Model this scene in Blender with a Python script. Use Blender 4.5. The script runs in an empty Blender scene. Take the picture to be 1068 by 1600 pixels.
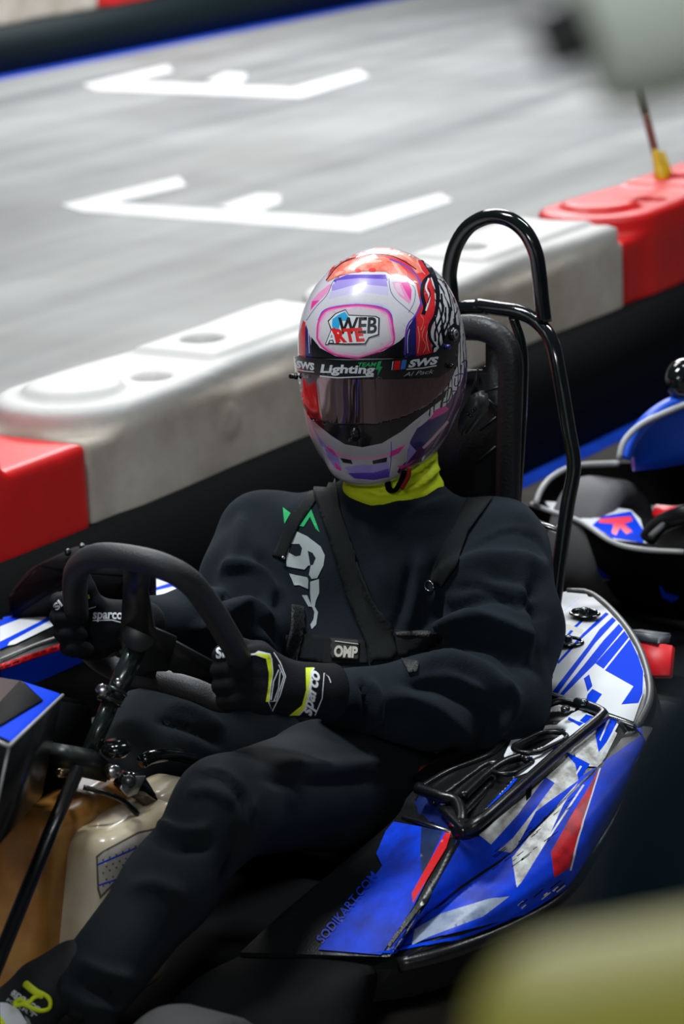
import bpy, bmesh, math, random
import numpy as np
from mathutils import Vector, Matrix
from mathutils.bvhtree import BVHTree
from mathutils.geometry import tessellate_polygon, delaunay_2d_cdt

S = bpy.context.scene
C = S.collection
random.seed(4)
R = math.radians

# ------------------------------------------------------------------ camera
F_PX = 4668.0; PITCH = R(15.2); ROLL = R(2.5)
CAM = np.array([0.0, -4.5, 1.8])
_f0 = np.array([0, math.cos(PITCH), -math.sin(PITCH)])
_u0 = np.array([0, math.sin(PITCH), math.cos(PITCH)])
_r0 = np.array([1.0, 0, 0])
_Rt = _r0*math.cos(ROLL) - _u0*math.sin(ROLL)
_Ut = _r0*math.sin(ROLL) + _u0*math.cos(ROLL)
cd = bpy.data.cameras.new('camera'); cam = bpy.data.objects.new('camera', cd); C.objects.link(cam)
cam.matrix_world = Matrix((( _Rt[0], _Ut[0], -_f0[0], CAM[0]), (_Rt[1], _Ut[1], -_f0[1], CAM[1]),
                           (_Rt[2], _Ut[2], -_f0[2], CAM[2]), (0, 0, 0, 1)))
cd.sensor_fit = 'VERTICAL'; cd.sensor_height = 36.0; cd.lens = F_PX/1600*36.0
cd.clip_start = 0.05; cd.clip_end = 200
cd.dof.use_dof = True; cd.dof.focus_distance = 4.42
cd.dof.aperture_fstop = (cd.lens/1000)/0.021
S.camera = cam

# ------------------------------------------------------------------ world, lamps, exposure
w = bpy.data.worlds.new('world'); S.world = w; w.use_nodes = True
w.node_tree.nodes['Background'].inputs[0].default_value = (0.55, 0.75, 1.0, 1)
w.node_tree.nodes['Background'].inputs[1].default_value = 0.03
S.view_settings.view_transform = 'Standard'; S.view_settings.look = 'None'
S.view_settings.exposure = 0.0; S.view_settings.gamma = 1.0; S.view_settings.use_curve_mapping = False

def area(name, loc, target, sx, sy, power, col=(1, 1, 1)):
    l = bpy.data.lights.new(name, 'AREA'); l.shape = 'RECTANGLE'; l.size = sx; l.size_y = sy
    l.energy = power; l.color = col
    o = bpy.data.objects.new(name, l); C.objects.link(o); o.location = loc
    d = Vector(target) - Vector(loc); o.rotation_euler = d.to_track_quat('-Z', 'Y').to_euler()
    return o
area('hall_or_fill_lamp', (-0.9, -0.2, 4.6), (0.0, 0.0, 0.5), 0.4, 1.5, 165, (0.93, 0.98, 1.0))
area('hall_or_fill_lamp', (2.4, 1.2, 4.6), (0.3, 0.3, 0.5), 0.5, 1.8, 80, (0.93, 0.97, 1.0))
area('hall_or_fill_lamp', (-0.9, 4.6, 5.0), (-0.6, 3.6, 0.0), 2.6, 1.4, 150, (1.0, 0.98, 0.95))
area('hall_or_fill_lamp', (0.4, 10.5, 5.0), (-0.2, 9.5, 0.0), 4.2, 2.6, 680, (0.97, 0.98, 1.0))
area('hall_or_fill_lamp', (-1.5, -7.5, 4.2), (0.0, 0.0, 0.6), 1.6, 0.5, 75, (0.95, 0.98, 1.0))  # unseen front fill, added to brighten the faces turned to the lens

# ------------------------------------------------------------------ pixel <-> place helpers (measured from the photograph)
TH = R(35)
FW = np.array([-math.sin(TH), -math.cos(TH), 0]); LF = np.array([math.cos(TH), -math.sin(TH), 0]); UP = np.array([0, 0, 1.0])
def ray(px, py):
    d = _f0*F_PX + _Rt*(px-534) + _Ut*(800-py); return d/np.linalg.norm(d)
def G(px, py, z=0.0):
    d = ray(px, py); return CAM + d*(z-CAM[2])/d[2]
O0 = G(640, 1330, 0)
def loc(p): v = np.asarray(p)-O0; return np.array([v@FW, v@LF, v[2]])
def wor(p): return O0 + FW*p[0] + LF*p[1] + UP*p[2]
CL = loc(CAM)
def rayl(px, py): d = ray(px, py); return np.array([d@FW, d@LF, d[2]])
def K(px, py, f=None, l=None, u=None):
    """kart-space point (forward, left, up) seen at a pixel, on the plane f=.. / l=.. / u=.."""
    d = rayl(px, py); i, c = (0, f) if f is not None else (1, l) if l is not None else (2, u)
    return CL + d*(c-CL[i])/d[i]
def KN(px, py, p0, n):
    d = rayl(px, py); p0 = np.array(p0); n = np.array(n); return CL + d*((p0-CL)@n)/(d@n)
def KU(t): return K(t[0], t[1], u=t[2])
def projl(P):
    """project an array of kart-space points to pixels"""
    P = np.atleast_2d(P); Wd = O0 + P[:, :1]*FW + P[:, 1:2]*LF + P[:, 2:3]*UP - CAM
    z = Wd@_f0; return np.stack([534+F_PX*(Wd@_Rt)/z, 800-F_PX*(Wd@_Ut)/z], 1)

# ------------------------------------------------------------------ materials
MATS = {}
def mat(name, col, rough=0.5, metal=0.0, coat=0.0, bump=0.0, bscale=200, var=0.0, vscale=8, col2=None, sub=0.0, trans=0.0, spec=0.5, sheen=0.0, stretch=None):
    if name in MATS: return MATS[name]
    m = bpy.data.materials.new(name); m.use_nodes = True; MATS[name] = m
    nt = m.node_tree; b = nt.nodes['Principled BSDF']
    b.inputs['Base Color'].default_value = (*col, 1); b.inputs['Roughness'].default_value = rough
    b.inputs['Metallic'].default_value = metal; b.inputs['Coat Weight'].default_value = coat
    b.inputs['Coat Roughness'].default_value = 0.06
    b.inputs['Specular IOR Level'].default_value = spec
    b.inputs['Transmission Weight'].default_value = trans
    if sheen: b.inputs['Sheen Weight'].default_value = sheen; b.inputs['Sheen Roughness'].default_value = 0.6; b.inputs['Sheen Tint'].default_value = (.35, .5, .62, 1)
    if sub: b.inputs['Subsurface Weight'].default_value = sub; b.inputs['Subsurface Radius'].default_value = (.02, .01, .004); b.inputs['Subsurface Scale'].default_value = 1.0
    tc = nt.nodes.new('ShaderNodeTexCoord')
    src = tc.outputs['Object']
    if stretch:
        mp = nt.nodes.new('ShaderNodeMapping'); mp.inputs['Scale'].default_value = stretch; nt.links.new(src, mp.inputs[0]); src = mp.outputs[0]
    if var or col2:
        n = nt.nodes.new('ShaderNodeTexNoise'); n.inputs['Scale'].default_value = vscale; n.inputs['Detail'].default_value = 6; n.inputs['Roughness'].default_value = .62
        nt.links.new(src, n.inputs['Vector'])
        r = nt.nodes.new('ShaderNodeValToRGB'); c2 = col2 or tuple(c*(1-var) for c in col)
        r.color_ramp.elements[0].position = .36; r.color_ramp.elements[1].position = .62
        r.color_ramp.elements[0].color = (*c2, 1); r.color_ramp.elements[1].color = (*col, 1)
        nt.links.new(n.outputs['Fac'], r.inputs[0]); nt.links.new(r.outputs[0], b.inputs['Base Color'])
    if bump:
        n2 = nt.nodes.new('ShaderNodeTexNoise'); n2.inputs['Scale'].default_value = bscale; n2.inputs['Detail'].default_value = 3
        nt.links.new(src, n2.inputs['Vector'])
        bp = nt.nodes.new('ShaderNodeBump'); bp.inputs['Strength'].default_value = bump; bp.inputs['Distance'].default_value = 0.002
        nt.links.new(n2.outputs['Fac'], bp.inputs['Height']); nt.links.new(bp.outputs[0], b.inputs['Normal'])
    return m
BLACK = mat('black_plastic', (.006, .007, .008), .28, bump=.15, bscale=300)
BLACKM = mat('matte_black_plastic', (.0025, .003, .0035), .7, spec=.07, bump=.3, bscale=260)
GLOSSB = mat('gloss_black_paint', (.006, .008, .009), .12, coat=.6)
RUB = mat('rubber', (.0022, .0026, .003), .8, spec=.12, bump=.4, bscale=120)
GRIP = mat('grip_rubber', (.022, .024, .028), .55, bump=.4, bscale=420)
SEAT = mat('seat_plastic', (.0035, .0042, .005), .6, spec=.12, bump=.3, bscale=220)
BLUE = mat('blue_vinyl', (.002, .05, .70), .7, spec=.04)
BLUES = mat('blue_vinyl_scuffed', (.003, .06, .86), .45, spec=.18, col2=(.008, .03, .34), vscale=14)
WHITE = mat('white_vinyl', (.70, .73, .76), .6, spec=.1)
WHITES = mat('white_vinyl_scuffed', (.80, .81, .80), .42, spec=.25, col2=(.30, .29, .27), vscale=34)
RED = mat('red_vinyl', (.75, .012, .02), .4, spec=.3)
REDS = mat('red_vinyl_scuffed', (.65, .01, .02), .4, col2=(.12, .005, .01), vscale=22)
STEEL = mat('steel', (.5, .5, .5), .25, 1.0)
DSTEEL = mat('dark_steel', (.08, .10, .10), .22, .8, coat=.3)
CLOTH = mat('navy_black_sweatshirt', (.0078, .0128, .0185), .95, bump=.5, bscale=700, spec=.2, sheen=.06)
TROU = mat('black_trousers', (.0062, .0095, .0125), .9, bump=.4, bscale=800, spec=.25, sheen=.04)
GLOVE = mat('glove_fabric', (.005, .006, .009), .85, bump=.4, bscale=600, spec=.2)
WEB = mat('harness_webbing', (.0065, .0085, .010), .7, spec=.2, bump=.6, bscale=900)
YEL = mat('fluoro_yellow', (.72, .86, .01), .6, bump=.2, bscale=500)
WPRINT = mat('white_print', (.78, .82, .86), .6)
GPRINT = mat('grey_white_print', (.42, .48, .48), .7)
GREEN = mat('green_print', (.01, .42, .12), .7)
SKIN = mat('black_base_layer', (.008, .010, .012), .9)

# ------------------------------------------------------------------ mesh helpers
def mesh(name, V, Fs, m=None, parent=None, smooth=True, mats=None, midx=None):
    me = bpy.data.meshes.new(name); me.from_pydata([tuple(map(float, v)) for v in V], [], [tuple(map(int, f)) for f in Fs]); me.update()
    for q in (mats or [m]): me.materials.append(q)
    if midx is not None: me.polygons.foreach_set('material_index', np.array(midx, dtype=np.int32))
    if smooth: me.polygons.foreach_set('use_smooth', np.ones(len(me.polygons), dtype=bool))
    o = bpy.data.objects.new(name, me); C.objects.link(o)
    if parent: o.parent = parent
    return o
def from_bm(name, bm, m, parent=None, smooth=True):
    bmesh.ops.recalc_face_normals(bm, faces=bm.faces)
    me = bpy.data.meshes.new(name); bm.to_mesh(me); bm.free(); me.materials.append(m)
    if smooth: me.polygons.foreach_set('use_smooth', np.ones(len(me.polygons), dtype=bool))
    o = bpy.data.objects.new(name, me); C.objects.link(o)
    if parent: o.parent = parent
    return o
def tag(o, label=None, cat=None, group=None, kind=None):
    if label: o['label'] = label
    if cat: o['category'] = cat
    if group: o['group'] = group
    if kind: o['kind'] = kind
    return o
def thing(name, label, cat, at=(0, 0, 0), group=None, kartspace=None):
    o = bpy.data.objects.new(name, None); C.objects.link(o); o.empty_display_size = .1
    if kartspace: o.location = O0; o.rotation_euler = (0, 0, math.atan2(FW[1], FW[0]))
    else: o.location = at
    return tag(o, label, cat, group)

def cr(pts, n):
    """Catmull-Rom through points, n samples spread by chord length"""
    P = np.array(pts, float)
    if len(P) == 2: t = np.linspace(0, 1, n)[:, None]; return P[0]*(1-t)+P[1]*t
    d = np.r_[0, np.cumsum(np.linalg.norm(np.diff(P, axis=0), axis=1)**.5)]
    Q = np.vstack([2*P[0]-P[1], P, 2*P[-1]-P[-2]])
    out = []
    L = np.r_[0, np.cumsum(np.linalg.norm(np.diff(P, axis=0), axis=1))]
    for s in np.linspace(0, L[-1], n):
        i = min(np.searchsorted(L, s, side='right')-1, len(P)-2); t = (s-L[i])/max(L[i+1]-L[i], 1e-9)
        a, b, c, e = Q[i], Q[i+1], Q[i+2], Q[i+3]
        out.append(.5*((2*b)+(-a+c)*t+(2*a-5*b+4*c-e)*t*t+(-a+3*b-3*c+e)*t**3))
    return np.array(out)
def tube_geo(path, r, seg=12, cap=True, flat=1.0, upv=(0, 0, 1)):
    P = np.array(path, float); n = len(P); rr = np.broadcast_to(np.array(r, float), (n,))
    T = np.gradient(P, axis=0); T /= np.linalg.norm(T, axis=1)[:, None]+1e-12
    a = np.array(upv, float)
    if abs(T[0]@a) > .9: a = np.array([1., 0, 0])
    N = np.cross(T[0], a); N /= np.linalg.norm(N); V = []
    for i in range(n):
        N = N-T[i]*(N@T[i]); N /= np.linalg.norm(N); B = np.cross(T[i], N)
        for k in range(seg):
            t = 2*math.pi*k/seg; V.append(P[i]+rr[i]*(N*math.cos(t)+B*math.sin(t)*flat))
    Fs = [(i*seg+k, i*seg+(k+1) % seg, (i+1)*seg+(k+1) % seg, (i+1)*seg+k) for i in range(n-1) for k in range(seg)]
    if cap: Fs += [tuple(range(seg))[::-1], tuple(range((n-1)*seg, n*seg))]
    return V, Fs
def tube(name, path, r, m, parent=None, seg=12, n=None, flat=1.0, upv=(0, 0, 1)):
    P = cr(path, n) if n else path
    V, Fs = tube_geo(P, r, seg, True, flat, upv); return mesh(name, V, Fs, m, parent)
def join_geo(parts):
    V = []; Fs = []
    for v, f in parts:
        k = len(V); V += list(v); Fs += [tuple(i+k for i in q) for q in f]
    return V, Fs
def loft(name, rows, n, m, parent=None, closed=False, sub=1, thick=0.0, smooth=True):
    """rows of 3D points, each resampled to n points; rows joined in order (closed = last to first)"""
    RW = [cr(r, n) for r in rows]
    if sub > 1:
        A = np.array(RW); out = []
        for j in range(n): out.append(cr(A[:, j], (len(RW)-1)*sub+1))
        RW = list(np.array(out).transpose(1, 0, 2))
    V = np.vstack(RW); k = len(RW); Fs = []
    for i in range(k if closed else k-1):
        a = i*n; b = ((i+1) % k)*n
        for j in range(n-1): Fs.append((a+j, a+j+1, b+j+1, b+j))
    if closed: Fs += [tuple(i*n for i in range(k))[::-1], tuple(i*n+n-1 for i in range(k))]
    o = mesh(name, V, Fs, m, parent, smooth)
    bm = bmesh.new(); bm.from_mesh(o.data); bmesh.ops.recalc_face_normals(bm, faces=bm.faces); bm.to_mesh(o.data); bm.free()
    if thick:
        md = o.modifiers.new('thickness', 'SOLIDIFY'); md.thickness = thick; md.offset = -1
    return o
def bevelled(name, bm, m, parent=None, w=.004, seg=2, smooth=False):
    bmesh.ops.recalc_face_normals(bm, faces=bm.faces)
    bmesh.ops.bevel(bm, geom=list(bm.edges), offset=w, segments=seg, affect='EDGES', clamp_overlap=True)
    o = from_bm(name, bm, m, parent, True)
    return o
def prism_bm(poly, vec):
    """closed prism from a 3D polygon swept along vec"""
    bm = bmesh.new(); a = [bm.verts.new(tuple(p)) for p in poly]; b = [bm.verts.new(tuple(np.array(p)+np.array(vec))) for p in poly]
    bm.faces.new(a); bm.faces.new(b[::-1]); n = len(a)
    for i in range(n): bm.faces.new((a[i], b[i], b[(i+1) % n], a[(i+1) % n]))
    return bm
def box_bm(c, s, rot=None):
    bm = bmesh.new(); M = Matrix.Translation(Vector(c)) @ (rot.to_4x4() if rot else Matrix.Identity(4)) @ Matrix.Diagonal((s[0], s[1], s[2], 1))
    bmesh.ops.create_cube(bm, size=1.0, matrix=M); return bm
def cyl(name, a, b, r, m, parent=None, seg=20, bev=.0015):
    a = np.array(a, float); b = np.array(b, float); L = np.linalg.norm(b-a); d = (b-a)/L
    e = min(bev, r*.4, L*.3)
    P = [a, a+d*1e-5, a+d*e, b-d*e, b-d*1e-5, b]; rr = [1e-4, r-e, r, r, r-e, 1e-4]
    V, Fs = tube_geo(P, rr, seg); return mesh(name, V, Fs, m, parent, True)

# ------------------------------------------------------------------ implicit surfaces (naive surface nets)
def surfnets(fn, lo, hi, h):
    lo = np.array(lo, float); hi = np.array(hi, float); n = np.ceil((hi-lo)/h).astype(int)+1
    ax = [lo[i]+h*np.arange(n[i]) for i in range(3)]
    X, Y, Z = np.meshgrid(*ax, indexing='ij')
    P = np.stack([X, Y, Z], -1).reshape(-1, 3)
    D = np.concatenate([fn(P[i:i+400000]) for i in range(0, len(P), 400000)]).reshape(n)
    D[0] = D[-1] = 1; D[:, 0] = D[:, -1] = 1; D[:, :, 0] = D[:, :, -1] = 1
    s = D < 0; cs = tuple(n-1); cnt = np.zeros(cs); acc = np.zeros(cs+(3,))
    def sl(o): return tuple(slice(o[i], n[i]-1+o[i]) for i in range(3))
    corners = [(i, j, k) for i in (0, 1) for j in (0, 1) for k in (0, 1)]
    for a in corners:
        for d in range(3):
            if a[d]: continue
            b = list(a); b[d] = 1; b = tuple(b)
            A = D[sl(a)]; B = D[sl(b)]; m = (A < 0) != (B < 0)
            t = np.where(m, A/np.where(m, A-B, 1), 0)
            for q in range(3): acc[..., q] += m*(a[q]+(t if q == d else 0))
            cnt += m
    act = cnt > 0; idx = -np.ones(cs, int); idx[act] = np.arange(act.sum())
    co = np.argwhere(act); V = lo+h*(co+acc[act]/cnt[act][:, None])
    Fs = []
    for d in range(3):
        e1, e2 = [(1, 2), (2, 0), (0, 1)][d]
        a = [slice(1, n[i]-1) for i in range(3)]; a[d] = slice(0, n[d]-1); b = list(a); b[d] = slice(1, n[d])
        A = s[tuple(a)]; B = s[tuple(b)]; q = np.argwhere(A != B); fl = A[A != B]
        off = [0 if i == d else 1 for i in range(3)]; q = q+off
        def g(o1, o2):
            w_ = q.copy(); w_[:, e1] -= o1; w_[:, e2] -= o2; return idx[w_[:, 0], w_[:, 1], w_[:, 2]]
        f = np.stack([g(1, 1), g(0, 1), g(0, 0), g(1, 0)], 1); f[~fl] = f[~fl][:, ::-1]; Fs.append(f)
    Fs = np.vstack(Fs); return V, Fs[(Fs >= 0).all(1)]
def smin(a, b, k): 
    h = np.clip(.5+.5*(b-a)/k, 0, 1); return b*(1-h)+a*h-k*h*(1-h)
def smax(a, b, k): return -smin(-a, -b, k)
def cap_sdf(P, a, b, ra, rb):
    a = np.array(a, float); b = np.array(b, float); ab = b-a; t = np.clip(((P-a)@ab)/(ab@ab), 0, 1)
    return np.linalg.norm(P-a-t[:, None]*ab, axis=1)-(ra+(rb-ra)*t)
def ell_sdf(P, c, r, M=None):
    q = P-np.array(c)
    if M is not None: q = q@np.array(M)
    r = np.array(r); k0 = np.linalg.norm(q/r, axis=1); k1 = np.linalg.norm(q/r**2, axis=1)+1e-9; return k0*(k0-1)/k1
def box_sdf(P, c, hs, rad, M=None):
    q = P-np.array(c)
    if M is not None: q = q@np.array(M)
    q = np.abs(q)-(np.array(hs)-rad); return np.linalg.norm(np.maximum(q, 0), axis=1)+np.minimum(q.max(1), 0)-rad
def chain(P, pts, rs, k=.02):
    d = None
    for i in range(len(pts)-1):
        e = cap_sdf(P, pts[i], pts[i+1], rs[i], rs[i+1]); d = e if d is None else smin(d, e, k)
    return d
def smooth_mesh(V, Fs, it=2, lam=.5):
    V = V.copy(); n = len(V); e = np.vstack([Fs[:, [0, 1]], Fs[:, [1, 2]], Fs[:, [2, 3]], Fs[:, [3, 0]]])
    for _ in range(it):
        acc = np.zeros_like(V); c = np.zeros(n)
        for i, j in ((0, 1), (1, 0)):
            for q in range(3): acc[:, q] += np.bincount(e[:, i], V[e[:, j], q], n)
            c += np.bincount(e[:, i], minlength=n)
        V = V*(1-lam)+lam*acc/np.maximum(c, 1)[:, None]
    return V
def normals(V, Fs):
    a, b, c, d = (V[Fs[:, i]] for i in range(4)); fn = np.cross(c-a, d-b); N = np.zeros_like(V)
    for i in range(4):
        for q in range(3): N[:, q] += np.bincount(Fs[:, i], fn[:, q], len(V))
    return N/(np.linalg.norm(N, axis=1)[:, None]+1e-12)
def folds(V, Fs, lines, facing=.05):
    """sculpt cloth folds: (polyline in photo pixels, width px, height m) pushed along the normal of the surface under them"""
    N = normals(V, Fs); px = projl(V); vd = V-CL; vd /= np.linalg.norm(vd, axis=1)[:, None]
    fac = np.clip((-(vd*N).sum(1)-facing)/.2, 0, 1); D = np.zeros(len(V))
    for pl, wd, amp in lines:
        pl = np.array(pl, float)
        if len(pl) > 2: pl = cr(np.c_[pl, np.zeros(len(pl))], len(pl)*4)[:, :2]
        best = np.full(len(V), 1e9); bt = np.zeros(len(V)); m = len(pl)-1
        for i in range(m):
            a, b = pl[i], pl[i+1]; ab = b-a; t = np.clip(((px-a)@ab)/(ab@ab+1e-9), 0, 1); d = np.linalg.norm(px-a-t[:, None]*ab, axis=1)
            u = d < best; best[u] = d[u]; bt[u] = (i+t[u])/m
        D += 2.1*amp*np.exp(-(best/wd)**2)*np.clip(np.minimum(bt, 1-bt)*5+.15, 0, 1)
    return V+N*(D*fac)[:, None]

# ------------------------------------------------------------------ flat print laid on real surfaces
class Surf:
    def __init__(self, *objs):
        V = []; Fs = []
        dg = None
        for o in objs:
            k = len(V); V += [tuple(v.co) for v in o.data.vertices]; Fs += [tuple(i+k for i in p.vertices) for p in o.data.polygons]
        self.b = BVHTree.FromPolygons(V, Fs)
    def hit(self, px, py):
        d = Vector(rayl(px, py)); r = self.b.ray_cast(Vector(CL), d)
        if r[0] is None: return None
        n = r[1] if r[1].dot(d) < 0 else -r[1]
        return r[0], n
def grid_fill(poly, step):
    """triangulate a 2D polygon with interior grid points"""
    P = []
    for i in range(len(poly)):
        a = np.array(poly[i], float); b = np.array(poly[(i+1) % len(poly)], float); k = max(1, int(np.linalg.norm(b-a)/step))
        for j in range(k): P.append(a+(b-a)*j/k)
    P = np.array(P); n = len(P); lo = P.min(0); hi = P.max(0)
    xs = np.arange(lo[0]+step/2, hi[0], step); ys = np.arange(lo[1]+step/2, hi[1], step)
    if len(xs) and len(ys):
        X, Y = np.meshgrid(xs, ys); q = np.c_[X.ravel(), Y.ravel()]; ins = np.zeros(len(q), bool); A = P; B = np.roll(P, -1, 0)
        md = np.full(len(q), 1e9)
        for a, b in zip(A, B):
            c = (a[1] > q[:, 1]) != (b[1] > q[:, 1])
            with np.errstate(divide='ignore', invalid='ignore'): xi = a[0]+(q[:, 1]-a[1])*(b[0]-a[0])/(b[1]-a[1] if b[1] != a[1] else 1e-9)
            ins ^= c & (q[:, 0] < xi)
            ab = b-a; t = np.clip(((q-a)@ab)/(ab@ab+1e-12), 0, 1); md = np.minimum(md, np.linalg.norm(q-a-t[:, None]*ab, axis=1))
        q = q[ins & (md > step*.35)]
    else: q = np.zeros((0, 2))
    allp = [Vector(p) for p in np.vstack([P, q])]
    r = delaunay_2d_cdt(allp, [], [list(range(n))], 1, 1e-5)
    return [tuple(v) for v in r[0]], [tuple(f) for f in r[2]]
def text_geo(txt, bold=0.0, step=9, quad=None, space=1.0):
    """2D triangles of a word mapped into a pixel parallelogram quad=(bottom-left, bottom-right, top-left)"""
    cu = bpy.data.curves.new('t', 'FONT'); cu.body = txt; cu.offset = bold; cu.resolution_u = 3; cu.space_character = space
    o = bpy.data.objects.new('t', cu); C.objects.link(o); dg = bpy.context.evaluated_depsgraph_get()
    me = bpy.data.meshes.new_from_object(o.evaluated_get(dg)); bpy.data.objects.remove(o)
    co = np.array([v.co[:2] for v in me.vertices]); lo = co.min(0); hi = co.max(0); q = (co-lo)/(hi-lo)
    a, b, c = (np.array(t, float) for t in quad); P = a+q[:, :1]*(b-a)+q[:, 1:]*(c-a)
    bm = bmesh.new(); vs = [bm.verts.new((p[0], p[1], 0)) for p in P]
    for p in me.polygons:
        try: bm.faces.new([vs[i] for i in p.vertices])
        except ValueError: pass
    bpy.data.meshes.remove(me)
    bmesh.ops.triangulate(bm, faces=bm.faces)
    for _ in range(3):
        es = [e for e in bm.edges if e.calc_length() > step]
        if not es: break
        bmesh.ops.subdivide_edges(bm, edges=es, cuts=1); bmesh.ops.triangulate(bm, faces=bm.faces)
    bm.verts.index_update(); V = [tuple(v.co[:2]) for v in bm.verts]; Fs = [tuple(v.index for v in f.verts) for f in bm.faces]; bm.free()
    return V, Fs
def ellipse(cx, cy, rx, ry, ang=0, n=28):
    a = R(ang); return [(cx+rx*math.cos(t)*math.cos(a)-ry*math.sin(t)*math.sin(a), cy+rx*math.cos(t)*math.sin(a)+ry*math.sin(t)*math.cos(a)) for t in np.linspace(0, 2*math.pi, n, endpoint=False)]
def stroke(pl, wd, closed=False, curve=False):
    """outline polygon around a polyline"""
    P = np.array(pl, float)
    if curve: P = cr(np.c_[P, np.zeros(len(P))], len(P)*5)[:, :2]
    wd = np.broadcast_to(np.array(wd, float), (len(P),)) if np.ndim(wd) == 0 else np.interp(np.linspace(0, 1, len(P)), np.linspace(0, 1, len(wd)), wd)
    T = np.gradient(P, axis=0); T /= np.linalg.norm(T, axis=1)[:, None]+1e-9; N = np.c_[-T[:, 1], T[:, 0]]
    return [tuple(p) for p in P+N*wd[:, None]/2]+[tuple(p) for p in (P-N*wd[:, None]/2)[::-1]]
def decal(name, surf, items, parent, step=5, base=.0006, lift=0, maxjump=.14, kind=None):
    """items: (polygon or glyph geometry, material) in paint order; cut into one skin where the last painted wins, laid on the surface"""
    P = []; E = []; tests = []
    for n_, it in enumerate(items):
        shp = it[0]
        if isinstance(shp, tuple) and shp[0] == 'geo':
            k = len(P); P += list(shp[1]); cnt = {}
            for f in shp[2]:
                for i in range(3): e = tuple(sorted((f[i], f[(i+1) % 3]))); cnt[e] = cnt.get(e, 0)+1
            E += [(a+k, b+k) for (a, b), c in cnt.items() if c == 1]
            g = np.array(shp[1]); tests.append(('t', g[np.array(shp[2])]))
        else:
            k = len(P); q = []
            for i in range(len(shp)):
                a = np.array(shp[i], float); b = np.array(shp[(i+1) % len(shp)], float); m = max(1, int(np.linalg.norm(b-a)/step))
                for j in range(m): q.append(tuple(a+(b-a)*j/m))
            P += q; n = len(q); E += [(k+i, k+(i+1) % n) for i in range(n)]; tests.append(('p', np.array(shp, float)))
    A = np.array(P); lo = A.min(0); hi = A.max(0)
    X, Y = np.meshgrid(np.arange(lo[0]+.37, hi[0], step), np.arange(lo[1]+.41, hi[1], step))
    X = X+(np.arange(X.shape[0]) % 2)[:, None]*step*.5
    allp = [Vector(p) for p in P]+[Vector(p) for p in np.c_[X.ravel(), Y.ravel()]]
    r = delaunay_2d_cdt(allp, E, [], 0, 1e-4)
    RV = np.array([tuple(p) for p in r[0]]); RF = np.array([f for f in r[2]]); cen = RV[RF].mean(1); own = -np.ones(len(RF), int)
    for n_, (kd, q) in enumerate(tests):
        if kd == 'p':
            w_ = np.zeros(len(cen), int)
            for a, b in zip(q, np.roll(q, -1, 0)):
                if a[1] == b[1]: continue
                up = (a[1] <= cen[:, 1]) & (b[1] > cen[:, 1]); dn = (b[1] <= cen[:, 1]) & (a[1] > cen[:, 1])
                xi = a[0]+(cen[:, 1]-a[1])*(b[0]-a[0])/(b[1]-a[1]); w_ += (up & (cen[:, 0] < xi)).astype(int)-(dn & (cen[:, 0] < xi)).astype(int)
            own[w_ != 0] = n_
        else:
            bl = q.reshape(-1, 2).min(0); bh = q.reshape(-1, 2).max(0); ii = np.where(((cen > bl) & (cen < bh)).all(1))[0]; c = cen[ii]; hit = np.zeros(len(ii), bool)
            for t in q:
                s0 = [(t[(i+1) % 3][0]-t[i][0])*(c[:, 1]-t[i][1])-(t[(i+1) % 3][1]-t[i][1])*(c[:, 0]-t[i][0]) for i in range(3)]
                hit |= ((s0[0] >= 0) & (s0[1] >= 0) & (s0[2] >= 0)) | ((s0[0] <= 0) & (s0[1] <= 0) & (s0[2] <= 0))
            own[ii[hit]] = n_
    ids = []; V = []
    for p in r[0]:
        h = surf.hit(p[0], p[1])
        if h is None: ids.append(-1)
        else: ids.append(len(V)); V.append(h[0]+h[1]*base)
    Fs = []; mi = []; mats = []
    for f, ow in zip(r[2], own):
        if ow < 0: continue
        q = [ids[i] for i in f]
        if min(q) < 0: continue
        if max((V[q[i]]-V[q[i-1]]).length for i in range(len(q))) > maxjump: continue
        m = items[ow][1]
        if m is None: continue
        if m not in mats: mats.append(m)
        a, b, c = V[q[0]], V[q[1]], V[q[2]]
        if (b-a).cross(c-a).dot(Vector(CL)-a) < 0: q = q[::-1]
        Fs.append(tuple(q)); mi.append(mats.index(m))
    used = sorted({i for f in Fs for i in f}); rm = {k: i for i, k in enumerate(used)}
    o = mesh(name, [V[i] for i in used], [tuple(rm[i] for i in f) for f in Fs], None, parent, True, mats or [BLACK], mi)
    if kind: o['kind'] = kind
    return o
def T(txt, quad, bold=0.0, step=12, space=1.0): return ('geo',)+text_geo(txt, bold, step, quad, space)

# ================================================================== SETTING
BD = np.array([.5419, .8404, 0]); BN = np.array([-.8404, .5419, 0]); B0 = G(850, 722)
def BW(s, n, z): return B0+BD*s+BN*n+UP*z
TRACK = mat('track_concrete', (.335, .345, .342), .6, bump=.25, bscale=60, col2=(.265, .268, .262), vscale=1.1, stretch=(1, 1, 1))
nt = TRACK.node_tree; b = nt.nodes['Principled BSDF']
tc = nt.nodes.new('ShaderNodeTexCoord'); mp = nt.nodes.new('ShaderNodeMapping'); mp.inputs['Rotation'].default_value = (0, 0, -math.atan2(BD[1], BD[0])); mp.vector_type = 'POINT'
mp2 = nt.nodes.new('ShaderNodeMapping'); mp2.inputs['Scale'].default_value = (.35, 3.2, 1)
ns = nt.nodes.new('ShaderNodeTexNoise'); ns.inputs['Scale'].default_value = 1.0; ns.inputs['Detail'].default_value = 5
rp = nt.nodes.new('ShaderNodeValToRGB'); rp.color_ramp.elements[0].position = .3; rp.color_ramp.elements[1].position = .62
rp.color_ramp.elements[0].color = (.60, .61, .63, 1); rp.color_ramp.elements[1].color = (1, 1, 1, 1)
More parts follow.
